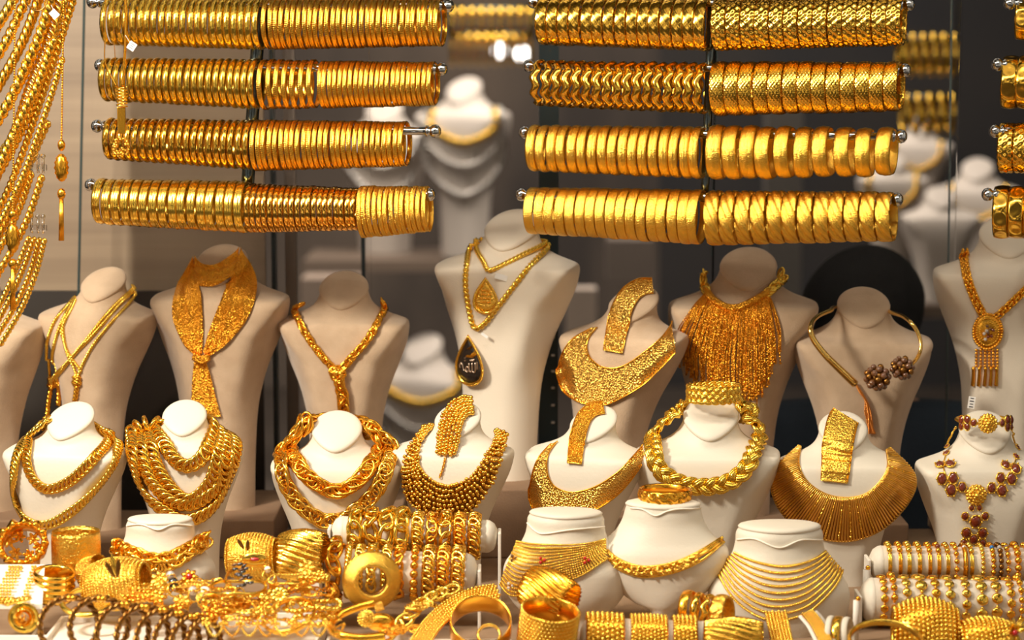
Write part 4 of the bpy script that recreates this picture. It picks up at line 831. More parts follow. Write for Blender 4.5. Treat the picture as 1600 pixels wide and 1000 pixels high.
# C6 fringe
t = neck_thing('C6', 'fringe_necklace', 'long gold chain fringe necklace with plaited ends on the beige bust')
bar = [(1105, 456), (1112, 468), (1124, 478), (1140, 483), (1156, 482), (1174, 474), (1190, 464), (1199, 456)]
jw(strand('C6', bar, 12, 'tube', goldd, back=False), 'collar_bar', goldo, None, None, parent=t)
jw(strand('C6', [(1098, 424), (1100, 440), (1105, 458)], 15, 'loose', goldd, back=False, wire=1.9, pitch=4), 'plaited_end', goldy, None, None, parent=t)
jw(strand('C6', [(1198, 458), (1210, 446), (1222, 436), (1232, 425)], 15, 'loose', goldd, back=False, wire=1.9, pitch=4), 'plaited_end', goldy, None, None, parent=t)
tb = spline(bar, 150); mb = MB(); k = BUSTS['C6']['px']
for i, (x, y) in enumerate(tb):
    u = i / 149; xe = 1064 + (1216 - 1064) * u + RNG.normal(0, 2.2); ye = np.interp(u, [0, .1, .3, .5, .72, .86, 1], [545, 580, 598, 612, 622, 600, 540]) + RNG.normal(0, 7)
    P, N = drape('C6', [(x, y + 3), (x * .45 + xe * .55, y + (ye - y) * .3), (xe + RNG.normal(0, 1), y + (ye - y) * .65), (xe, ye)], 26, (2.0 + 2.2 * RNG.random()) * k)
    tube(mb, P, 1.05 * k, N, 5); balls(mb, [P[-1]], 1.9 * k)
jw(mb, 'fringe', goldo, None, None, parent=t)
# C7 torque
t = neck_thing('C7', 'open_collar_ring', 'open gold collar ring with two stone flower balls and a chain tassel')
k = BUSTS['C7']['px']; q = spline([(1336, 600), (1312, 577), (1288, 553), (1270, 528), (1267, 508), (1278, 494), (1300, 484)], 50); yy = np.interp(np.linspace(0, 1, 50), [0, .3, .6, 1], [.06, .045, .05, .13]); P1 = np.array([at(x, y, v) for (x, y), v in zip(q, yy)])
q2 = spline([(1392, 488), (1414, 496), (1431, 514), (1439, 538), (1434, 558), (1420, 574)], 40); y2 = np.interp(np.linspace(0, 1, 40), [0, .3, .7, 1], [.13, .06, .045, .055]); P3 = np.array([at(x, y, v) for (x, y), v in zip(q2, y2)])
a = np.linspace(0, PI, 16)[1:-1]; m0, m1 = P1[-1], P3[0]; P2 = np.array([m0 + (m1 - m0) * (1 - math.cos(b)) / 2 + np.array([0, .055, .0]) * math.sin(b) for b in a])
P = resample(np.vstack([P1, P2, P3]), None, 140); r_ = np.interp(np.linspace(0, 1, 140), [0, .1, .3, 1], [6.2, 5.4, 3.4, 3.0]) * k; mb = MB(); tube(mb, P, r_, seg=12); jw(mb, 'ring', mat('gold_pale_smooth', (.95, .62, .17), .2, 1), None, None, parent=t)
for (x, y, r) in ((1371, 590, 21), (1410, 575, 19)):
    c = at(x, y, .052); s_, g = MB(), MB(); balls(g, [c], r * .62 * k, True)
    for i in range(30):
        z = 1 - 2 * (i + .5) / 30; th = i * 2.39996; d = np.array([math.cos(th) * math.sqrt(1 - z * z), math.sin(th) * math.sqrt(1 - z * z), z]); balls(s_ if i % 3 else g, [c + d * r * .8 * k], r * .24 * k, True)
    e = g.build('flower_ball', goldk, t); s_.build('stone_cluster', brownst, e)
mb = MB()
for i in range(16):
    j = RNG.normal(0, 1, 2); P, N = drape('C7', [(1334 + j[0], 596), (1345 + j[1], 612), (1353 + j[0], 626), (1356 + j[0] * 3, 646), (1362 + j[1] * 4, 676)], 30, .004 + .002 * RNG.random()); rope(mb, P, N, 1.2 * k, 2)
jw(mb, 'tassel', mat('gold_copper', (.85, .33, .07), .3, 1), None, None, parent=t)
# C8 medallion chain
t = neck_thing('C8', 'medallion_necklace', 'broad gold link chain with oval stone medallion and small tassels')
for pts in ([(1507, 392), (1509, 426), (1521, 462), (1535, 490)], [(1650, 392), (1618, 436), (1584, 470), (1560, 492)]):
    for o in (-3.6, 3.6): jw(strand('C8', [(x + o, y) for x, y in pts], 8.5, 'cable', goldy, back=False, wire=1.7), 'chain', goldd, None, None, parent=t)
P, N = drape('C8', [(1543, 517), (1544, 517)], 2, .004, sm=0); c, n = P[0], N[0]; k = BUSTS['C8']['px']; X = unit(np.cross([0, 0, 1.], n)); X = X * np.sign(X[0]); Z = np.cross(X, n); Z = Z * np.sign(Z[2]); mb = MB()
for f, r, h in ((1, 2.6, 0), (.78, 2.3, .001), (.56, 2.2, .0015)):
    aa = np.linspace(0, 2 * PI, 40); Q = c + (np.cos(aa)[:, None] * X * 22 + np.sin(aa)[:, None] * Z * 28) * k * f + n * h; beads(mb, Q, r * k, r * 1.7 * k)
V = BV2 * np.array([21, 4, 27]) * k; mb.inst(V, BF2, np.array([c]), np.stack([X, n, Z], -1)[None]); e = jw(mb, 'medallion', goldd, None, None, parent=t)
for i in range(9):
    mb = MB(); aa = i * 2.4; rr = 3.2 * math.sqrt(i); balls(mb, [c + (X * math.cos(aa) * rr * .9 + Z * math.sin(aa) * rr * 1.4) * k + n * .0055], 2.6 * k, True); mb.build('stone', (brownst, crystal, redst)[i % 3], e)
mb = MB()
for i in range(6):
    for j in range(6): P, N = drape('C8', [(1527 + i * 6.2, 546 + j * 5), (1528 + i * 6.2, 546 + j * 5)], 2, .003, sm=0); balls(mb, P[:1], 2.6 * k)
jw(mb, 'bead_curtain', goldd, None, None, parent=t)
for i in range(5):
    x = 1523 + i * 8.5; P, N = drape('C8', [(x, 572), (x, 585), (x - 1, 602)], 14, .003); mb = MB(); tube(mb, P, np.interp(np.linspace(0, 1, 14), [0, .1, .25, 1], [1.2, 3.4, 2.4, 3.2]) * k, N, 8); jw(mb, 'tassel', goldd, None, None, parent=t)

# A1-A4 on the low stands
t = neck_thing('A1', 'heavy_link_necklace', 'heavy layered gold link necklace on the low cream collar stand')
for i, (dy, w) in enumerate(((-3, 19), (9, 19))):
    jw(strand('A1', [(176, 848 + dy), (196, 860 + dy), (222, 871 + dy), (250, 877 + dy), (276, 870 + dy), (298, 856 + dy), (318, 842 + dy)], w, 'loose', gold, wire=2.4, pitch=5.5, back=False), 'chain', gold if i else goldd, None, None, parent=t)
t = neck_thing('A2', 'lace_choker', 'wide gold lace choker with small stone flowers on the low cream stand')
P, N = cgrid('A2', [(808, 846), (830, 850), (858, 851), (890, 851), (920, 848), (946, 842)], [(782, 912), (800, 930), (836, 928), (870, 912), (910, 898), (950, 872)], 53, 15, .0022)
k = BUSTS['A2']['px']; mb = MB()
for j in range(0, 15): tube(mb, P[:, j], (1.6 if j in (0, 1, 14) else .45) * k, N[:, j], 5)
for i in range(0, 52):
    for d_ in (1, -1): I = np.clip(i + d_ * (np.arange(15) % 2), 0, 52); tube(mb, P[I, np.arange(15)], .5 * k, seg=4)
P2 = P.copy(); P2[:, 1::2] = (P2[:, 1::2] + np.roll(P2[:, 1::2], -1, 0)) / 2; balls(mb, (P2[:-1] + N[:-1] * .0004).reshape(-1, 3), 1.6 * k)
jw(mb, 'lace_band', goldy, None, None, parent=t)
for (x, y, sm_) in ((848, 876, redder), (915, 876, redder), (805, 874, brownst), (800, 914, crystal)):
    Q, M = drape('A2', [(x, y), (x + 1, y)], 2, .0035, sm=0); g = MB(); balls(g, [Q[0]], 3.2 * k); e = g.build('flower_mount', goldd, t)
    for a in (0, 2.1, 4.2): s_ = MB(); balls(s_, [Q[0] + np.array([math.cos(a) * 4, -1.5, math.sin(a) * 4]) * k], 2.8 * k, True); s_.build('stone', sm_, e)
t = neck_thing('A3', 'leaf_necklace', 'gold leaf cluster necklace with twin rails on the rounded bib stand')
for dy, in ((0,), (15,)):
    jw(strand('A3', [(941, 846 + dy), (952, 862 + dy), (972, 876 + dy), (1000, 885 + dy), (1030, 884 + dy), (1062, 876 + dy), (1096, 860 + dy), (1131, 838 + dy * .6)], 4.6, 'tube', goldd, back=False, off=2), 'rail', goldy, None, None, parent=t)
k = BUSTS['A3']['px']; q = spline([(950, 866), (974, 884), (1002, 892), (1032, 891), (1064, 882), (1088, 872)], 46); mb = MB()
for i, (x, y) in enumerate(q):
    for j in range(2):
        Q, M = drape('A3', [(x, y + (j - .5) * 7), (x + 1, y + (j - .5) * 7)], 2, .005, sm=0); a = RNG.uniform(0, 6.28); Bs = axes(np.array([math.cos(a), -.5, math.sin(a)]), M[0]) ; mb.inst(BV2 * np.array([6.6, 2.8, 2.2]) * k, BF2, Q[:1], Bs[None])
jw(mb, 'leaf_cluster', goldf, None, None, parent=t)
for i in range(5):
    x0, y0 = 1070 + i * 4, 880 - i * 2; jw(strand('A3', [(x0, y0), (x0 + 22, y0 - 12), (x0 + 42, y0 - 27)], 5, 'tube', gold, back=False, off=2.5), 'leaf_blade', gold, None, None, parent=t) if i % 2 == 0 else None
t = neck_thing('A4', 'multi_strand_necklace', 'gold necklace of nine fine strands on the low cream stand')
for i in range(9):
    u = i / 8; jw(strand('A4', [(1148 - 30 * u, 864 + 26 * u), (1164 - 18 * u, 872 + 62 * u), (1188 - 2 * u, 880 + 83 * u), (1220 + 4 * u, 885 + 83 * u), (1252 + 12 * u, 881 + 74 * u), (1275 + 26 * u, 872 + 48 * u), (1290 + 28 * u, 861 + 28 * u)], 4.4, 'rope', goldy, back=False, off=1.6), 'strand', goldy, None, None, parent=t)
# bangle resting on the bib stand
def ring_obj(name, label, cat, px, py, Y, rpx, wpx, ax, fn, m, thick=3, group=None, up=(0, 0, 1), **kw):
    k = mpp(Y); o = ring_mesh(name, rpx * k, wpx * k, thick * k, fn, m, **kw); M = Matrix(axes(ax, up).tolist()).to_4x4(); M.translation = Vector(at(px, py, Y)); o.matrix_world = M
    tag(o, label, cat, group); return o
def f_flower(T, U): return -.4 * U ** 2 + .7 * np.abs(np.sin(7 * T) * np.cos(3 * U + np.sin(14 * T))), 0 * U, one(T)
ring_obj('flower_bangle', 'flower-relief gold bangle lying level on top of the bib stand', 'bangle', 1039, 773, -.26, 41, 22, (0, .0, 1), f_flower, goldd, 4, up=(0, 1, 0), nt=140, na=13)
# ---------------------------------------------------------------- front of the window: trays, rolls, cuffs and piles
trayc = mat('cream_tray', (.80, .74, .65), .5, bump=('noise', 200, .1))
def tray(x0, x1, Y0, Y1, z, label, lip=True):
    a, b = at(x0, 950, (Y0 + Y1) / 2)[0], at(x1, 950, (Y0 + Y1) / 2)[0]; c = ((a + b) / 2, (Y0 + Y1) / 2); t = thing('display_tray', label, 'tray', (*c, 0), 'cream display trays in the front row')
    MB().box((*c, z / 2), (b - a, Y1 - Y0, z)).build('tray_base', trayc, t, smooth=False, bevel=.003)
    if lip:
        for (p, d) in (((a + .002, c[1]), (.004, Y1 - Y0)), ((b - .002, c[1]), (.004, Y1 - Y0)), ((c[0], Y1 - .002), (b - a, .004)), ((c[0], Y0 + .002), (b - a, .004))):
            MB().box((*p, z + .002), (*d, .010)).build('tray_rim', trayc, t, smooth=False, bevel=.001)
    return t
tray(-60, 62, -.56, -.42, .018, 'low cream tray in the bottom corner under the gold rose')
tray(66, 332, -.56, -.345, .022, 'cream tray under the twisted hoop bangles and leaf cuff')
tray(336, 500, -.52, -.33, .022, 'cream tray under the heap of small gold pieces')
tray(504, 640, -.56, -.42, .018, 'cream tray under the thick open gold bangle')
tray(652, 800, -.56, -.41, .018, 'cream tray under the broad slanting mesh belt', False)

def roll(label, xa, ya, xb, yb, Y, rpx, group=None, foot=True):
    k = mpp(Y); a, b = at(xa, ya, Y), at(xb, yb, Y); d = unit(b - a); t = thing('bracelet_roll', label, 'bracelet roll', ((a + b) / 2) * [1, 1, 0], group); r = rpx * k
    mb = MB(); tube(mb, resample(np.array([a, b]), None, 12), r, seg=36, caps=False); mb.build('roll', cream, t)
    for e, s_ in ((a, -1), (b, 1)): mb = MB(); lathe(mb, [(r, -.001), (r * 1.02, 0), (r * .98, .004), (r * .8, .010), (r * .45, .014), (0, .015)], e, d * s_, 36); mb.build('padded_end', cream, t)
    if foot:
        for e, s_ in ((a, -1), (b, 1)): zt = e[2] + r * .35; MB().box((e[0] + s_ * .017, Y, zt / 2), (.004, r * 1.5, zt)).build('side_plate', trayc, t, smooth=False, bevel=.001)
    return a, b, r, k
def on_roll(R, x, w, kind, m, label, group, extra=None, stonem=None, bc=None):
    a, b, r, k = R; f = (x - at_px(a)) / (at_px(b) - at_px(a)); c = a + (b - a) * f; d = unit(b - a); n = 72; A = np.arange(n) / n * 2 * PI
    e = np.array([0, -1., 0]); e = unit(e - d * (e @ d)); g = np.cross(d, e); e2 = g * np.sign(g[2]); rr = r + .0012
    circ = lambda r_, A_=A: c + (np.sin(A_)[:, None] * e + np.cos(A_)[:, None] * e2) * r_; wk = w * k
    w *= 1.18 if kind in ('curb', 'loose') else 1; wk = w * k; P = np.vstack([circ(rr), circ(rr)[:1]]); N = unit(P - c); mb = MB(); t = None
    if kind in ('curb', 'loose', 'cable'): chain(mb, P + N * wk * .2, N, wk, wk * .15, kind, nu=12, nv=5)
    elif kind == 'band': 
        us = np.linspace(-1, 1, 7); V = np.stack([P + d * u * wk / 2 + N * (.0012 * (1 - u ** 4)) for u in us] + [P + d * u * wk / 2 for u in (1, -1)], 1); mb.grid(V[:-1], True, True)
        for j in (-.6, 0, .6): beads(mb, P + d * j * wk / 2 + N * .0016, .0011, .0024)
    elif kind == 'beads': beads(mb, P + N * wk * .3, wk * .5)
    elif kind == 'twist': rope(mb, P + N * wk * .4, N, wk / 2, 3, wk * 2.2)
    elif kind == 'mixed': beads(mb, P + N * .001, wk * .2, wk * .55); balls(mb, (circ(rr + wk * .3, np.linspace(-.4, 2.4, 8))), wk * .48, True)
    elif kind == 'bars': tube(mb, P + N * .0008, wk * .12, seg=6); balls(mb, circ(rr + wk * .2, np.linspace(-.5, .6, 4)), wk * .46, True); [tube(mb, circ(rr + .0012, np.linspace(.8, 1.9, 12)) + d * s_ * wk * .2, wk * .13, seg=6) for s_ in (-1, 1)]
    elif kind == 'medal': beads(mb, P + N * .001, wk * .16, wk * .36); [mb.inst(BV2 * np.array([.5, .5, .22]) * wk, BF2, circ(rr + wk * .12, np.array([q])), np.stack([d, np.cross(unit(circ(1, np.array([q]))[0] - c), d), unit(circ(1, np.array([q]))[0] - c)], -1)[None]) for q in np.arange(0, 2 * PI, wk * 1.15 / r)]
    elif kind == 'box': tube(mb, P + N * wk * .3, wk / 2, N, seg=4); beads(mb, P + N * wk * .55, wk * .2, wk * .45)
    if stonem is not None:
        t = thing('bracelet', label, 'bracelet', c - [0, 0, r], group); mb.build('chain', m, t)
        for q in (bc or (.35,)): s_ = MB(); balls(s_, circ(rr + wk * .35, np.array([q])), wk * .42, True); s_.build('stone', stonem, t)
    else: mb.build('bracelet', m, label=label, cat='bracelet', group=group)
def at_px(p): q = np.array(p) - CAM; t = q @ FWD; return 800 + FPX * q[0] / t
GU, GL = 'chain bracelets on the upper middle roll', 'chain bracelets on the lower middle roll'
R1 = roll('upper cream bracelet roll before the bead bib bust', 536, 832, 760, 838, -.20, 26)
for i, (x, w, kd, m, d_) in enumerate(((556, 22, 'loose', goldy, 'open double-link gold bracelet nearest the flower-heap side'), (580, 22, 'loose', gold, 'wide double-link gold bracelet, second'), (604, 23, 'loose', goldy, 'wide double-link gold bracelet, third'),
        (628, 23, 'loose', goldy, 'pale double-link gold bracelet, fourth'), (653, 16, 'curb', goldy, 'narrower curb gold bracelet, fifth'), (675, 15, 'loose', goldd, 'deep gold tangled-link bracelet, sixth'), (696, 18, 'loose', gold, 'knotted-link gold bracelet, seventh'),
        (718, 16, 'curb', goldd, 'dense curb gold bracelet, eighth'), (741, 17, 'curb', gold, 'last dense curb gold bracelet, nearest the lace choker'))):
    on_roll(R1, x, w, kd, m, d_ + ' on the upper middle roll', GU)
R2 = roll('lower cream bracelet roll behind the disc-shaped bangle', 524, 890, 728, 898, -.285, 34)
for i, (x, w, kd, m, d_) in enumerate(((523, 24, 'loose', goldd, 'broad bristly gold bracelet at the near end'), (545, 11, 'twist', goldy, 'slim twisted gold bracelet, second'), (562, 12, 'curb', goldy, 'slim curb gold bracelet, third'), (582, 16, 'loose', goldy, 'pale link bracelet above the disc bangle'),
        (604, 13, 'curb', goldy, 'flat curb gold bracelet right of the disc bangle top'), (624, 16, 'loose', goldd, 'dense dark-linked gold bracelet beside the disc bangle'), (648, 14, 'beads', goldd, 'beaded gold bracelet in the middle'), (670, 17, 'curb', gold, 'large-link gold bracelet, third from the padded end'),
        (692, 17, 'curb', goldd, 'large-link gold bracelet, second from the padded end'), (715, 18, 'curb', gold, 'large-link gold bracelet beside the padded end'))):
    on_roll(R2, x, w, kd, m, d_ + ' of the lower roll', GL)
R3 = roll('upper cream bracelet roll under the amber stone necklace', 1376, 880, 1660, 884, -.20, 28)
fr = [(1386, 10, 'bars', goldy, None), (1402, 10, 'bars', goldd, None), (1416, 11, 'bars', goldy, None), (1432, 11, 'bars', gold, None), (1448, 10, 'bars', goldd, None), (1462, 10, 'bars', goldd, redst), (1476, 10, 'bars', gold, None), (1489, 9, 'mixed', goldd, None),
      (1503, 8, 'box', goldd, pearlm), (1513, 10, 'bars', goldy, None), (1530, 8, 'beads', goldy, None), (1546, 9, 'beads', goldd, bluest), (1558, 9, 'beads', goldk, crystal), (1569, 9, 'mixed', goldd, bluest), (1584, 12, 'beads', goldd, bluest), (1600, 10, 'mixed', goldd, None)]
dn = {'bars': 'slim gold bracelet with ball links', 'mixed': 'gold bracelet of mixed beads', 'box': 'gold box-link bracelet', 'beads': 'gold bead bracelet'}
for i, (x, w, kd, m, st) in enumerate(fr):
    sn = {None: '', redst: ' and red stones', pearlm: ' with pearl', bluest: ' with blue stone', crystal: ' with crystal'}[st]
    on_roll(R3, x, w, kd, m, '%s%s, %s along the upper right roll' % (dn[kd], sn, ORD[i]), 'bead bracelets on the upper end roll', stonem=st)
R4 = roll('lower cream bracelet roll behind the big beaded dome cuffs', 1362, 938, 1660, 944, -.285, 36)
fr = [(1376, 13, 'medal', goldd), (1391, 12, 'mixed', goldd), (1411, 15, 'medal', goldy), (1434, 20, 'medal', goldy), (1456, 15, 'medal', goldd), (1478, 16, 'medal', goldy), (1503, 15, 'medal', gold), (1527, 19, 'medal', goldy), (1550, 18, 'medal', gold), (1572, 14, 'medal', goldd), (1588, 11, 'mixed', goldd)]
dn = {'medal': 'gold bracelet of round medallion links', 'mixed': 'gold bracelet of uneven beads'}
for i, (x, w, kd, m) in enumerate(fr): on_roll(R4, x, w, kd, m, '%s, %s along the lower roll behind the dome cuffs' % (dn[kd], ORD[i]), 'medallion bracelets on the lower end roll')

# small upright pegs between the stands
for x, y0, y1, Y, lab in ((1337, 938, 985, -.36, 'short cream peg with gold bead beside the lower end roll'), (1352, 890, 950, -.27, 'taller cream peg with gold bead beside the upper end roll')):
    c = at(x, y1, Y); h = at(x, y0, Y)[2]; t = thing('display_peg', lab, 'peg', (c[0], Y, 0)); mb = MB(); k = mpp(Y); tube(mb, np.array([(c[0], Y, .001), (c[0], Y, h)]), 5 * k, seg=12); mb.build('peg', trayc, t)
    mb = MB(); balls(mb, [(c[0] + 3 * k, Y, h + 3 * k)], 4 * k, True); mb.build('bead', goldd, t)

# cuffs
def f_petal(T, U): return .35 + .8 * np.abs(np.cos(6 * T)) * (U + .2) - .3 * np.sin(18 * T) * .6, 0.10 * np.cos(12 * T) * (U > 0), one(T)
def f_ridges(T, U): return .45 * np.cos(U * 5 * PI) - .1, 0 * U, one(T)
def f_barrel(a): return lambda T, U: (-a * U ** 2 + .12 * np.sin(T * 40) * np.sin(U * 12), 0 * U, one(T))
def f_spiral(T, U): return -1.6 * U ** 2 + .55 * np.cos(T * 26 + U * 8), 0 * U, one(T)
def beaded_cuff(name, label, px, py, Y, rpx, wpx, ax, m, br, barrel=0.0, up=(0, 0, 1), cat='cuff bangle', rows=None, group=None, bm=None):
    k = mpp(Y); t = thing(name, label, cat, at(px, py, Y), group); B = axes(ax, up); c = at(px, py, Y); mb = MB(); R = rpx * k; w = wpx * k; nt = 90
    th = np.arange(nt) / nt * 2 * PI; us = np.concatenate([np.linspace(-1, 1, 9), [.9, -.9]]); rad = np.where(np.arange(11) < 9, R - barrel * R * us ** 2, R * .93 - barrel * R * us ** 2)
    V = np.stack([us[None] * w / 2 + 0 * th[:, None], rad[None] * np.sin(th)[:, None], rad[None] * np.cos(th)[:, None]], -1); V = np.einsum('ij,tuj->tui', B, V) + c; mb.grid(V, True, True); mb.build('band', m, t)
    mb = MB(); n = rows or max(3, int(wpx / (br * 2.1))); C = []
    for i in range(n):
        u = -1 + 2 * (i + .5) / n; r = R - barrel * R * u * u; q = max(8, int(2 * PI * r / (br * k * 2.15)))
        for j in range(q): a = 2 * PI * (j + .5 * (i % 2)) / q; C.append([u * w / 2, r * math.sin(a), r * math.cos(a)])
    balls(mb, np.array(C) @ B.T + c, br * k); mb.build('bead_rows', bm or goldy, t, kind='stuff'); return t
ring_obj('flower_cuff', 'openwork gold cuff with flower-shaped rim at the picture edge', 'cuff bangle', 36, 852, -.31, 36, 30, (.05, -.8, .6), f_petal, goldd, 6, up=(0, .6, .8), nt=144, na=11)
t = thing('flower_ornament', 'upright gold flowers standing inside the openwork flower-rim cuff', 'flower ornament', at(36, 856, -.29)); k = mpp(-.29)
for i, (x, y) in enumerate(((14, 846), (30, 838), (52, 842), (62, 856), (24, 864), (46, 868))):
    mb = MB(); c = at(x, y, -.29)
    for j in range(6): a = j * PI / 3 + i; mb.inst(BV2 * np.array([6, 1.6, 3.2]) * k, BF2, np.array([c + np.array([math.cos(a), 0, math.sin(a)]) * 5.5 * k]), axes((math.cos(a), -.3, math.sin(a)), (0, -1, .01))[None][:, :, [0, 2, 1]])
    balls(mb, [c + [0, -.002, 0]], 2.4 * k); mb.build('flower', goldd if i % 2 else goldf, t)
ring_obj('filigree_cuff', 'tall gold filigree cuff standing upright beside the flower-rim cuff', 'cuff bangle', 119, 860, -.30, 39, 64, (0, 0, 1), f_brush, goldf, 2.5, up=(0, 1, 0), nt=120, na=15)
t = ring_obj('ridged_cuff', 'gold cuff of five stacked beaded rows above the twisted hoops', 'cuff bangle', 84, 914, -.36, 33, 48, (.1, -.1, 1), f_ridges, gold, 4, up=(0, 1, 0), nt=120, na=31)
ring_obj('smooth_bangle', 'thick smooth yellow gold bangle lying flat behind the twisted hoops', 'bangle', 136, 940, -.40, 44, 9, (.05, -.35, 1), f_round, goldy, 9, up=(0, 1, 0))
t = beaded_cuff('leaf_cuff', 'domed gold cuff with large cut-out leaf, below the heavy link necklace', 182, 912, -.36, 42, 104, (.97, -.18, .15), goldf, 2.0, .34, rows=18)
k = mpp(-.42)
for i, (x, y, h, tl, m) in enumerate(((184, 888, 16, .12, goldk), (172, 890, 15, -.5, goldk), (178, 884, 20, -.2, goldy))):
    c = at(x, y, -.420); mb = MB(); s_ = np.linspace(-1, 1, 20); P = c + np.stack([math.sin(tl) * s_ * h * k, 0 * s_, math.cos(tl) * s_ * h * k], 1); tube(mb, P, (1 - s_ ** 2) ** .8 * 4.6 * k + 1e-5, seg=8, flat=.35); mb.build('leaf', m, t)
ring_obj('net_cuff', 'narrow gold net-pattern cuff leaning behind the leaf cuff', 'cuff bangle', 146, 894, -.33, 27, 34, (.8, -.4, .35), f_cross, goldh, 3, nt=160, na=21)
# rose
t = thing('rose_pendant', 'gold rose ornament lying in the bottom corner tray', 'rose ornament', at(38, 984, -.47)); c = at(38, 964, -.47); k = mpp(-.47)
for r, n, op in ((23, 6, .95), (17, 5, .7), (11, 4, .45), (6, 3, .2)):
    for j in range(n):
        a0 = j * 2 * PI / n + r * .37; ph = np.linspace(-1, 1, 11) * PI / n * 1.25; sv = np.linspace(0, 1, 8); V = []
        for q in ph:
            e_ = 1 - .35 * (q / ph[-1]) ** 2; V.append([c + np.array([math.cos(a0 + q), 0, math.sin(a0 + q)]) * (r * (.35 + .65 * s_ ** 1.6 * op + .1) * k) + np.array([0, -s_ * e_ * (26 - r) * .75 * k - .002, 0]) for s_ in sv])
        V = np.array(V); mb = MB(); mb.grid(np.concatenate([V, V[:, ::-1] + np.array([0, .0007, 0])], 1), False, True); tube(mb, V[:, -1], .8 * k, seg=5); mb.build('petal', goldd if r < 12 else goldy, t)
# bracelets on the slanting pad
t = thing('bracelet_pad', 'small slanting cream pad with two bracelets near the gold rose', 'display pad', at(26, 940, -.37)); A_, B_ = at(-30, 944, -.41), at(70, 882, -.34)
mb = MB(); V = np.array([[A_, at(66, 944, -.41)], [at(-30, 882, -.34), B_]]); mb.grid(V); V2 = V - [0, 0, .006]; mb.grid(V2); mb.grid(np.stack([V[0], V2[0]])); mb.grid(np.stack([V[1], V2[1]])); mb.grid(np.stack([V[:, 0], V2[:, 0]])); mb.grid(np.stack([V[:, 1], V2[:, 1]])); mb.build('pad', trayc, t, smooth=False)
for s_ in (0.05, .95): q = (A_ * (1 - s_) + B_ * s_); MB().box((q[0], (A_[1] + B_[1]) / 2, .01), (.004, .05, .02)).build('pad_foot', trayc, t, smooth=False)
for x0, x1, n, lab in ((24, 2, 5, 'broad bead-mesh gold bracelet on the slanting pad at the edge'), (53, 38, 2, 'narrow gold bead bracelet on the slanting pad beside the cuff of rows')):
    mb = MB(); k = mpp(-.38)
    for i in range(11):
        f = i / 10; p = at(x0 + (x1 - x0) * f, 889 + 48 * f, -.348 - .062 * f)
        for j in range(n): balls(mb, [p + [((j - (n - 1) / 2) * 4.8 + (i % 2) * 2) * k, 0, .003]], 2.5 * k)
    mb.build('bead_bracelet', goldy, label=lab, cat='bracelet')
# twisted hoops
for i, (x, rx, top) in enumerate(((108, 46, 934), (155, 45, 935), (192, 37, 944), (223, 37, 948), (251, 34, 953), (276, 31, 958), (298, 26, 963), (318, 22, 968))):
    Y = -.50 + .004 * i; k = mpp(Y); R = 46; yaw = math.acos(min(.96, rx / R)); c = at(x, top + R - 2, Y); ax = unit(np.array([math.sin(yaw), -math.cos(yaw), .08])); a = np.linspace(0, 2 * PI, 110)[:-1]
    B = axes(ax); P = c + (np.sin(a)[:, None] * B[:, 1] + np.cos(a)[:, None] * B[:, 2]) * R * k; P = np.vstack([P, P[:1]]); t = thing('twisted_hoop', 'twisted dark gold hoop bangle with ball clasp, %s in the row of standing hoops' % (ORD[i] if i < 7 else 'last'), 'hoop bangle', c - [0, 0, R * k], 'twisted hoop bangles standing in a row')
    mb = MB(); rope(mb, P, unit(P - c), 5.2 * k, 2, 26 * k); mb.build('hoop', goldk, t); mb = MB(); p = c + np.array([8 * k, -.001, R * k]); balls(mb, [p, p + [-7 * k, 0, 0]], 5 * k, True); mb.build('clasp', goldd, t)
# flower-leaf domed cuffs
t = beaded_cuff('medallion_cuff', 'domed gold cuff with oval red-centred medallion and cut-out leaves', 394, 870, -.31, 38, 80, (1, -.08, .04), goldf, 1.7, .28, rows=16)
k = mpp(-.36); c = at(398, 873, -.352); mb = MB(); mb.inst(BV2 * np.array([21, 4, 10]) * k, BF2, np.array([c]), np.eye(3)[None]); e = mb.build('medallion', goldy, t); mb = MB(); mb.inst(BV2 * np.array([8, 4, 3.2]) * k, BF2, np.array([c + [0, -.002, .0]]), np.eye(3)[None]); mb.build('red_enamel', redder, e)
for i, (x, y, tl) in enumerate(((387, 852, .05), (376, 850, -.55))): c = at(x, y, -.352); mb = MB(); s_ = np.linspace(-1, 1, 16); tube(mb, c + np.stack([math.sin(tl) * s_ * 10 * k, 0 * s_, math.cos(tl) * s_ * 10 * k], 1), (1 - s_ ** 2) ** .8 * 3.2 * k + 1e-5, seg=8, flat=.4); mb.build('leaf', goldk, t)
ring_obj('woven_cuff', 'domed gold cuff of woven wires beside the red medallion cuff', 'cuff bangle', 474, 868, -.31, 41, 76, (1, -.15, .04), f_spiral, gold, 5, nt=150, na=21)
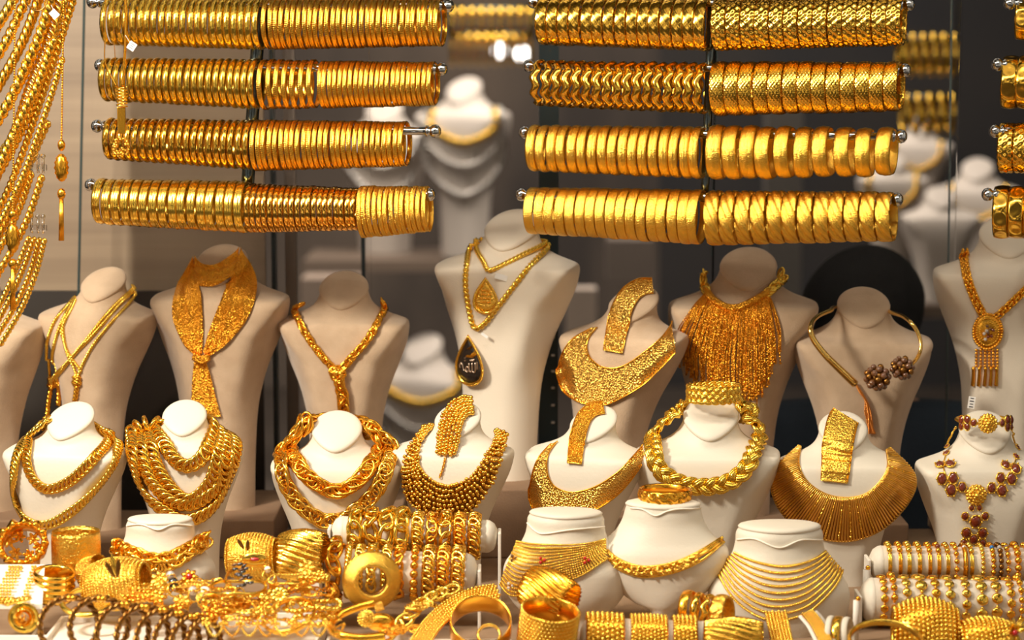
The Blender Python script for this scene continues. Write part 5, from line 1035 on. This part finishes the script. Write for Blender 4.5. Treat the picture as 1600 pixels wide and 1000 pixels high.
# disc bangle and thick open bangle
t = thing('disc_bangle', 'broad disc-shaped gold bangle standing before the lower bracelet roll', 'bangle', at(581, 945, -.37)); c = at(581, 907, -.37); k = mpp(-.37)
pr = [(23, -14), (26, -16), (33, -10), (42, -3), (47.5, 2), (47, 5), (40, 3), (30, -4), (24, -8), (22.5, -12), (23, -14)]; mb = MB(); V = lathe(mb, [(r * k, h * k * -1) for r, h in pr], c, unit(np.array([.16, -1, .12])), 96); mb.build('flared_face', goldr, t)
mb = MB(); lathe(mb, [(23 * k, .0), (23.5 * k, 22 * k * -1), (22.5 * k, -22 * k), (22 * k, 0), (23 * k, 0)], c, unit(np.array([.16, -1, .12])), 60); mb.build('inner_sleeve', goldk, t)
t = thing('open_bangle', 'thick smooth gold open bangle with square clasp, lying on the tray', 'bangle', at(560, 985, -.47)); k = mpp(-.47); P = np.array([at(x, y, Y) for x, y, Y in [(586, 942, -.43), (560, 949, -.43), (530, 962, -.44), (517, 978, -.46), (526, 990, -.49), (560, 998, -.50), (600, 995, -.49)]]); P = resample(spline(P, 60), None, 60); mb = MB(); tube(mb, P, 7.5 * k * np.linspace(.8, 1.1, 60), seg=14); mb.build('hoop', goldd, t)
mb = MB(); mb.box(at(592, 948, -.43), (15 * k, 14 * k, 13 * k), axes((1, .2, .3))); mb.build('clasp', goldh, t, smooth=False, bevel=.0012)
t = thing('ball_ring', 'gold ring with textured ball and polished dome beside the open bangle', 'ring', at(592, 985, -.46)); mb = MB(); rosette(mb, at(572, 966, -.455), unit(np.array([-.2, -.9, .4])), 15 * k, h=.7); mb.build('textured_ball', goldy, t)
mb = MB(); mb.inst(BV2 * np.array([24, 14, 15]) * k, BF2, np.array([at(594, 972, -.45)]), np.eye(3)[None]); mb.build('dome', goldd, t)
# slanting chain and mesh belts
def lay(pts, w, kind, m, name, label, cat='necklace', wire=.15, **kw):
    P = spline(np.array([at(x, y, Y) for x, y, Y in pts]), 60); N = np.tile(unit(np.array([0, -.6, .8])), (60, 1)); mb = MB(); k = mpp(pts[0][2])
    if kind == 'beads': beads(mb, P, w / 2 * k)
    elif kind == 'rope': rope(mb, P, N, w / 2 * k, 2, w * 1.8 * k)
    else: chain(mb, P, N, w * k, w * wire * k, kind)
    return mb.build(name, m, label=label, cat=cat)
lay([(604, 992, -.44), (630, 972, -.43), (650, 950, -.42), (672, 934, -.41), (704, 922, -.40)], 24, 'loose', goldy, 'link_necklace', 'coarse gold link chain lying along the slanting cream tray edge')
def belt(pts, w, m, name, label, cat, bead=None, group=None, th=.0014):
    P = spline(np.array([at(*p) for p in pts]), 40); T = unit(np.gradient(P, axis=0)); sd = unit(np.cross(T, np.array([0, -.55, .83]))); k = mpp(pts[0][2]); N = unit(np.cross(sd, T)); N = N * np.sign(N[:, 2:]); us = np.linspace(-1, 1, 7)
    G_ = P[:, None] + sd[:, None] * us[None, :, None] * w / 2 * k; mb = MB(); sheet(mb, G_, np.repeat(N[:, None], 7, 1), th); 
    if bead:
        t = thing(name, label, cat, P.mean(0), group); mb.build('band', goldd, t); n = int(round(w / (bead * 1.85))); C = []
        Q = resample(P, bead * 2.1 * k); Ti = unit(np.gradient(Q, axis=0)); s2 = unit(np.cross(Ti, np.array([0, -.55, .83])))
        for j in range(n): C.append(Q + s2 * ((j + .5) / n * 2 - 1) * w / 2 * k + [0, -.0003, .0006] + Ti * (bead * k * (j % 2)))
        mb = MB(); balls(mb, np.vstack(C), bead * k); mb.build('bead_rows', goldy, t, kind='stuff')
    else: mb.build(name, m, label=label, cat=cat)
belt([(652, 1010, -.50), (676, 975, -.46), (706, 948, -.43), (742, 930, -.41), (775, 924, -.40)], 34, goldd, 'mesh_belt', 'broad gold mesh belt slanting across its cream tray', 'belt necklace', 2.8)
t = ring_obj('wide_cuff', 'wide smooth-lined gold cuff lying open, its inside showing orange', 'cuff bangle', 751, 980, -.46, 50, 44, (.02, -.62, .80), f_dome, goldd, 3.5, up=(0, 1, 0), na=15)
ring_obj('rope_ring', 'small twisted gold bangle inside the wide smooth-lined cuff', 'bangle', 764, 992, -.48, 20, 8, (.0, -.75, .66), f_cut, goldy, 4, up=(0, 1, 0))
ring_obj('ridged_tube_cuff', 'ridged gold tube cuff opening towards the bib stand', 'cuff bangle', 858, 928, -.40, 38, 82, (.80, -.50, -.25), f_spiral, goldd, 4.5, nt=150, na=25)
beaded_cuff('bead_row_cuff', 'gold cuff of straight bead rows in front of the ridged tube cuff', 857, 978, -.46, 46, 62, (.12, -.20, 1), goldd, 2.9, 0, up=(0, 1, 0))
# cuffs on the bottom roll
R5 = roll('cream bracelet roll at the bottom carrying three wide beaded cuffs', 925, 998, 1098, 1004, -.44, 34, foot=False)
for x, w, br, lab in ((944, 62, 3.4, 'wide gold cuff of large beads, left of three on the bottom roll'), (1012, 60, 2.7, 'wide gold cuff of fine beads, middle of three on the bottom roll'), (1068, 40, 2.8, 'gold cuff of beaded bands, right of three on the bottom roll')):
    a, b, r, k = R5; f = (x - at_px(a)) / (at_px(b) - at_px(a)); c = a + (b - a) * f; py = 998 + 6 * f
    beaded_cuff('beaded_cuff', lab, x, py, -.44, 42, w, tuple(unit(b - a)), goldd, br, .04, group='beaded cuffs on the bottom roll')
for i, (x, fn, m, w, lab) in enumerate(((1076, f_dome, goldd, 16, 'plain deep gold bangle at the open end of the leaning stack by the bib stand'), (1092, f_round, gold, 14, 'polished gold bangle, second in the leaning stack by the bib stand'), (1108, f_wave, gold, 16, 'wavy gold bangle, third in the leaning stack by the bib stand'),
        (1128, f_flower, goldf, 24, 'flower-textured gold bangle, last in the leaning stack by the bib stand'))):
    ring_obj('bangle', lab, 'bangle', x, 952 + i * 3, -.385, 31, w, (.9, -.42, .05), fn, m, 4, 'leaning bangle stack beside the bib stand', nt=110, na=11)
ring_obj('fluted_cuff', 'big domed gold cuff with slanting flutes at the bottom edge', 'cuff bangle', 1146, 1004, -.46, 40, 96, (1, -.12, .0), f_spiral, gold, 5, nt=150, na=25)
belt([(1212, 956, -.42), (1216, 975, -.44), (1222, 1002, -.47)], 36, goldf, 'filigree_band', 'gold filigree band under the nine-strand necklace', 'bracelet', 2.7)
belt([(1262, 958, -.42), (1276, 975, -.44), (1290, 1002, -.47)], 34, trayc, 'cream_strap', 'cream strap pad beneath the pale leaf bracelet', 'display pad')
belt([(1262, 957, -.425), (1276, 974, -.445), (1290, 1001, -.475)], 22, goldf, 'leaf_bracelet', 'pale gold leaf bracelet on a cream strap at the bottom', 'bracelet', 2.4)
for i, (x, m, w, lab) in enumerate(((1300, cream, 10, 'cream enamel ring, outer one of the striped cuff pair'), (1311, goldy, 14, 'gold ring between two cream ones at the bottom'), (1324, cream, 12, 'cream enamel ring, inner one beside the short peg'))):
    ring_obj('enamel_bangle', lab, 'bangle', x, 994, -.445, 33 - i, w, (.93, -.35, .1), f_dome, m, 4)
ring_obj('large_hoop_bangle', 'large pale smooth gold bangle lying flat at the bottom edge', 'bangle', 1385, 1002, -.50, 62, 12, (.0, -.30, 1), f_dome, goldy, 6, up=(0, 1, 0), nt=110)
beaded_cuff('dome_cuff', 'large domed gold cuff studded with beads, before the lower end roll', 1446, 988, -.42, 56, 106, (1, -.10, 0), goldd, 3.3, .36)
beaded_cuff('dome_cuff', 'lower domed gold cuff studded with beads, beside the spiky flower', 1540, 1006, -.44, 43, 92, (1, .02, 0), goldd, 3.2, .28)
t = thing('spiky_flower', 'spiky gold flower brooch in the bottom corner beside the dome cuffs', 'brooch', at(1582, 1000, -.50)); k = mpp(-.5); c = at(1584, 986, -.50)
for i in range(34):
    z = RNG.uniform(-.3, 1); a = RNG.uniform(0, 2 * PI); d = unit(np.array([math.cos(a) * math.sqrt(1 - z * z), -z * .8, math.sin(a) * math.sqrt(1 - z * z)])); mb = MB() if i == 0 else mb; tube(mb, np.array([c, c + d * 22 * k]), np.array([3.6, .5]) * k, seg=5)
mb.build('spikes', goldy, t); mb = MB(); balls(mb, [c + [0, -.008, 0]], 5 * k, True); mb.build('stone', redder, t)

# heap of small pieces
k = mpp(-.42)
def blossom(x, y, Y, r, label, m=goldf, n=None, stone=None, petals=7):
    t = thing('flower_brooch', label, 'brooch', at(x, y + r * .6, Y), 'small brooches in the front heap'); c = at(x, y, Y); nn = unit(np.array(n or (.05, -.8, .6))); X = unit(np.cross([0, 0, 1.], nn)); Z = np.cross(nn, X)
    mb = MB()
    for j in range(petals):
        a = 2 * PI * j / petals; d = math.cos(a) * X + math.sin(a) * Z; P = c + np.array([d * r * k * f + nn * .15 * r * k * math.sin(f * 3) for f in np.linspace(.2, 1, 8)]); tube(mb, P, np.sin(np.linspace(.3, 2.9, 8)) * r * .28 * k, np.tile(nn, (8, 1)), seg=8, flat=.5)
    mb.build('petals', m, t); mb = MB(); rosette(mb, c + nn * .12 * r * k, nn, r * .45 * k) if stone is None else balls(mb, [c + nn * .2 * r * k], r * .36 * k, True); mb.build('centre', stone or goldy, t)
def loop(x, y, Y, rx, ry, w, kind, m, label, name='chain_bracelet', tilt=0.0, part=2 * PI, st=0.0):
    a = np.linspace(st, st + part, 70); k = mpp(Y); c = at(x, y, Y); s_ = math.sin(PITCH + math.atan((y - 500) / FPX)); d = ry / rx / max(s_, .15); d = min(d, 1.1)
    P = c + np.stack([np.cos(a) * rx * k, np.sin(a) * rx * k * d, .0015 * np.sin(3 * a) + np.cos(a + 1) * rx * k * tilt], 1); N = np.tile([0, -.3, .95], (70, 1)); mb = MB()
    if kind == 'beads': beads(mb, P, w / 2 * k)
    elif kind == 'rope': rope(mb, P, N, w / 2 * k, 2, w * 1.8 * k)
    elif kind == 'tube': tube(mb, P, w / 2 * k, seg=10)
    else: chain(mb, P, N, w * k, w * .15 * k, kind, nu=12, nv=5)
    mb.build(name, m, label=label, cat='bracelet')
def sring(x, y, Y, r, label, stonem=None, m=goldy, ax=(.3, -.7, .5), head=.55):
    t = thing('finger_ring', label, 'ring', at(x, y + r, Y), 'finger rings in the front heap'); k = mpp(Y); c = at(x, y, Y); B = axes(ax); a = np.linspace(0, 2 * PI, 40); P = c + (np.sin(a)[:, None] * B[:, 1] + np.cos(a)[:, None] * B[:, 2]) * r * k
    mb = MB(); tube(mb, P, r * .16 * k, closed=False, seg=8, caps=False); mb.build('shank', m, t); p = c + B[:, 2] * r * 1.1 * k; mb = MB(); g = MB(); rosette(g, p - B[:, 2] * .0008, B[:, 2], r * head * 1.1 * k, rings=(1.0,), num=(9,)); e = g.build('bezel', m, t); balls(mb, [p], r * head * k, True); mb.build('stone', stonem or goldy, e)
Y1 = -.40
blossom(250, 906, -.385, 17, 'gold flower brooch under the heavy link necklace'); blossom(296, 902, -.385, 15, 'small gold flower brooch left of the stand skirt, with red centre', goldd, stone=redder)
sring(273, 922, -.41, 11, 'gold ring with black stone in the heap beside the leaf cuff', blackst, head=.8); sring(268, 908, -.40, 9, 'gold ring with crystal stone above the black stone ring', crystal, head=.8)
blossom(246, 934, -.42, 16, 'gold filigree brooch between leaf cuff and black stone ring', goldd); blossom(285, 942, -.43, 17, 'gold filigree brooch just above the last twisted hoops', goldf)
sring(322, 940, -.42, 13, 'gold ring with large glowing pearl in the front heap', pearlm, head=.85); sring(303, 932, -.42, 9, 'small gold ring with white stone beside the large pearl ring', crystal, head=.8)
loop(318, 915, -.39, 40, 9, 10, 'loose', gold, 'gold link bracelet lying behind the large pearl ring'); loop(232, 920, -.39, 26, 8, 8, 'rope', goldd, 'twisted gold bracelet beside the leaf cuff')
ring_obj('stone_bangle', 'gold open bangle with cluster of dark stones before the medallion cuff', 'bangle', 392, 906, -.375, 42, 8, (.1, -.45, 1), f_round, goldd, 4, up=(0, 1, 0))
t = thing('dark_stone_cluster', 'cluster of dark marquise stones crossing the gold open bangle', 'brooch', at(372, 905, -.41))
for i in range(16):
    mb = MB(); x, y = 366 + (i % 3) * 7 + i * .9 + RNG.normal(0, 1), 880 + i * 2.2 + RNG.normal(0, 1.5); mb.inst(BV2 * np.array([5.4, 2.6, 2.4]) * k, BF2, np.array([at(x, y, -.412)]), axes((1, 0, .35 + RNG.normal(0, .2)))[None]); mb.build('dark_stone', blackst if i % 4 else brownst, t)
loop(372, 918, -.405, 44, 14, 6, 'tube', goldy, 'smooth thin gold bangle lying below the dark stones', 'thin_bangle'); sring(374, 926, -.43, 8, 'gold ring with tiny dark stone on white tray paper', blackst)
loop(352, 945, -.43, 34, 12, 14, 'loose', goldd, 'dense gold link bracelet right of the large pearl ring'); loop(398, 948, -.435, 36, 14, 12, 'loose', goldy, 'gold link bracelet in the middle of the front heap'); loop(375, 960, -.45, 26, 9, 11, 'curb', gold, 'curb gold bracelet low in the front heap')
blossom(437, 930, -.42, 17, 'ribbed gold bud brooch in the middle of the front heap', goldy, petals=10); blossom(480, 888, -.37, 17, 'gold flower brooch above the pale tray gap', goldf); blossom(476, 920, -.40, 16, 'gold filigree flower brooch below the pale tray gap', goldf)
blossom(414, 950, -.44, 14, 'small gold flower brooch near the curved leaf band', goldd, petals=6); blossom(500, 900, -.38, 12, 'small gold flower brooch beside the lower bracelet roll', goldd)
ring_obj('leaf_band', 'curved gold band with beaded edge in the front heap', 'bangle', 452, 962, -.455, 44, 10, (-.25, -.45, 1), f_cut, goldd, 4, up=(0, 1, 0)); loop(484, 970, -.455, 26, 10, 12, 'beads', goldy, 'ribbed gold bead bracelet beside the curved band'); loop(505, 945, -.43, 26, 10, 10, 'rope', goldy, 'twisted gold bracelet in front of the lower roll end')
loop(452, 905, -.385, 34, 14, 5, 'rope', goldy, 'thin twisted gold bangle beneath the woven cuff', 'thin_bangle'); loop(500, 925, -.405, 22, 8, 9, 'loose', goldd, 'gold link bracelet touching the lower roll'); sring(420, 900, -.385, 10, 'gold ring with white stone between the two domed cuffs', pearlm)
sring(462, 944, -.43, 9, 'plain gold signet ring beside the ribbed bud'); loop(345, 925, -.41, 24, 8, 7, 'rope', goldd, 'small twisted gold bracelet left of the thin bangle'); blossom(335, 955, -.44, 13, 'small gold flower brooch below the pearl ring', goldy)
# longer loose chains filling the heap
def squig(x, y, Y, rx, ry, w, kind, m, label, n=3, ph=0.0):
    a = np.linspace(0, 2 * PI * n, 60 * n); k = mpp(Y); c = at(x, y, Y); P = c + np.stack([rx * k * (np.cos(a * .37 + ph) * .6 + .45 * np.sin(a * 1.13)), rx * k * .5 * (np.sin(a * .61 + ph)), (ry * k * .5) * np.cos(a * .83 + ph)], 1); N = np.tile([0, -.3, .95], (len(P), 1)); mb = MB()
    if kind == 'beads': beads(mb, P, w / 2 * k)
    elif kind == 'rope': rope(mb, P, N, w / 2 * k, 2, w * 1.8 * k)
    else: chain(mb, P, N, w * k, w * .16 * k, kind, nu=12, nv=5)
    mb.build('loose_chain', m, label=label, cat='chain')
for q in ((240, 922, -.40, 30, 12, 9, 'loose', goldy, 'tangled gold link chain between leaf cuff and black stone ring'), (262, 950, -.44, 34, 12, 8, 'rope', goldd, 'tangled gold rope chain behind the last twisted hoops'),
    (300, 920, -.40, 34, 14, 9, 'curb', gold, 'tangled gold curb chain above the large pearl ring'), (340, 935, -.42, 34, 14, 9, 'loose', goldy, 'tangled gold link chain right of the pearl ring'), (330, 962, -.45, 34, 12, 8, 'beads', goldd, 'tangled gold bead chain below the pearl ring'),
    (372, 945, -.43, 36, 14, 10, 'loose', goldd, 'tangled deep gold link chain under the dark stones'), (415, 935, -.42, 34, 14, 9, 'curb', goldy, 'tangled gold curb chain left of the ribbed bud'), (418, 968, -.46, 34, 12, 8, 'loose', gold, 'tangled gold link chain low beside the curved band'),
    (458, 915, -.40, 34, 14, 9, 'loose', goldd, 'tangled gold link chain under the woven cuff'), (490, 905, -.385, 26, 12, 8, 'rope', goldy, 'tangled gold rope chain at the lower roll end'), (478, 948, -.43, 34, 14, 9, 'beads', goldy, 'tangled gold bead chain above the curved band'),
    (510, 960, -.44, 30, 12, 9, 'loose', gold, 'tangled gold link chain left of the thick open bangle'), (625, 985, -.46, 30, 12, 9, 'loose', goldd, 'tangled gold link chain right of the ball ring'), (20, 938, -.42, 26, 8, 8, 'rope', goldy, 'tangled gold rope chain above the gold rose'),
    (214, 935, -.43, 26, 12, 8, 'beads', goldd, 'tangled gold bead chain in front of the leaf cuff'), (660, 945, -.42, 26, 12, 9, 'curb', goldy, 'tangled gold curb chain beneath the coarse link chain')): squig(*q, ph=q[0] * .1)
# scalloped bead lace along the very front
t = thing('scalloped_necklace', 'gold bead lace necklace with scallops along the bottom edge', 'necklace', at(430, 1000, -.505)); k = mpp(-.5)
for i in range(8):
    x0 = 322 + i * 27; P = spline(np.array([at(x0, 976 + (i % 2) * 2, -.505), at(x0 + 6, 988, -.512), at(x0 + 14, 994, -.515), at(x0 + 22, 987, -.512), at(x0 + 27, 976, -.505)]), 24); mb = MB(); beads(mb, P, 2.4 * k)
    for dx in (0, 5, -5): balls(mb, [at(x0 + dx, 972 + abs(dx) * .5, -.503)], 3.4 * k)
    Q = spline(np.array([at(x0, 974, -.505), at(x0 + 13, 980, -.508), at(x0 + 27, 974, -.505)]), 12); beads(mb, Q, 1.5 * k); mb.build('scallop', goldd if i % 2 else goldy, t)
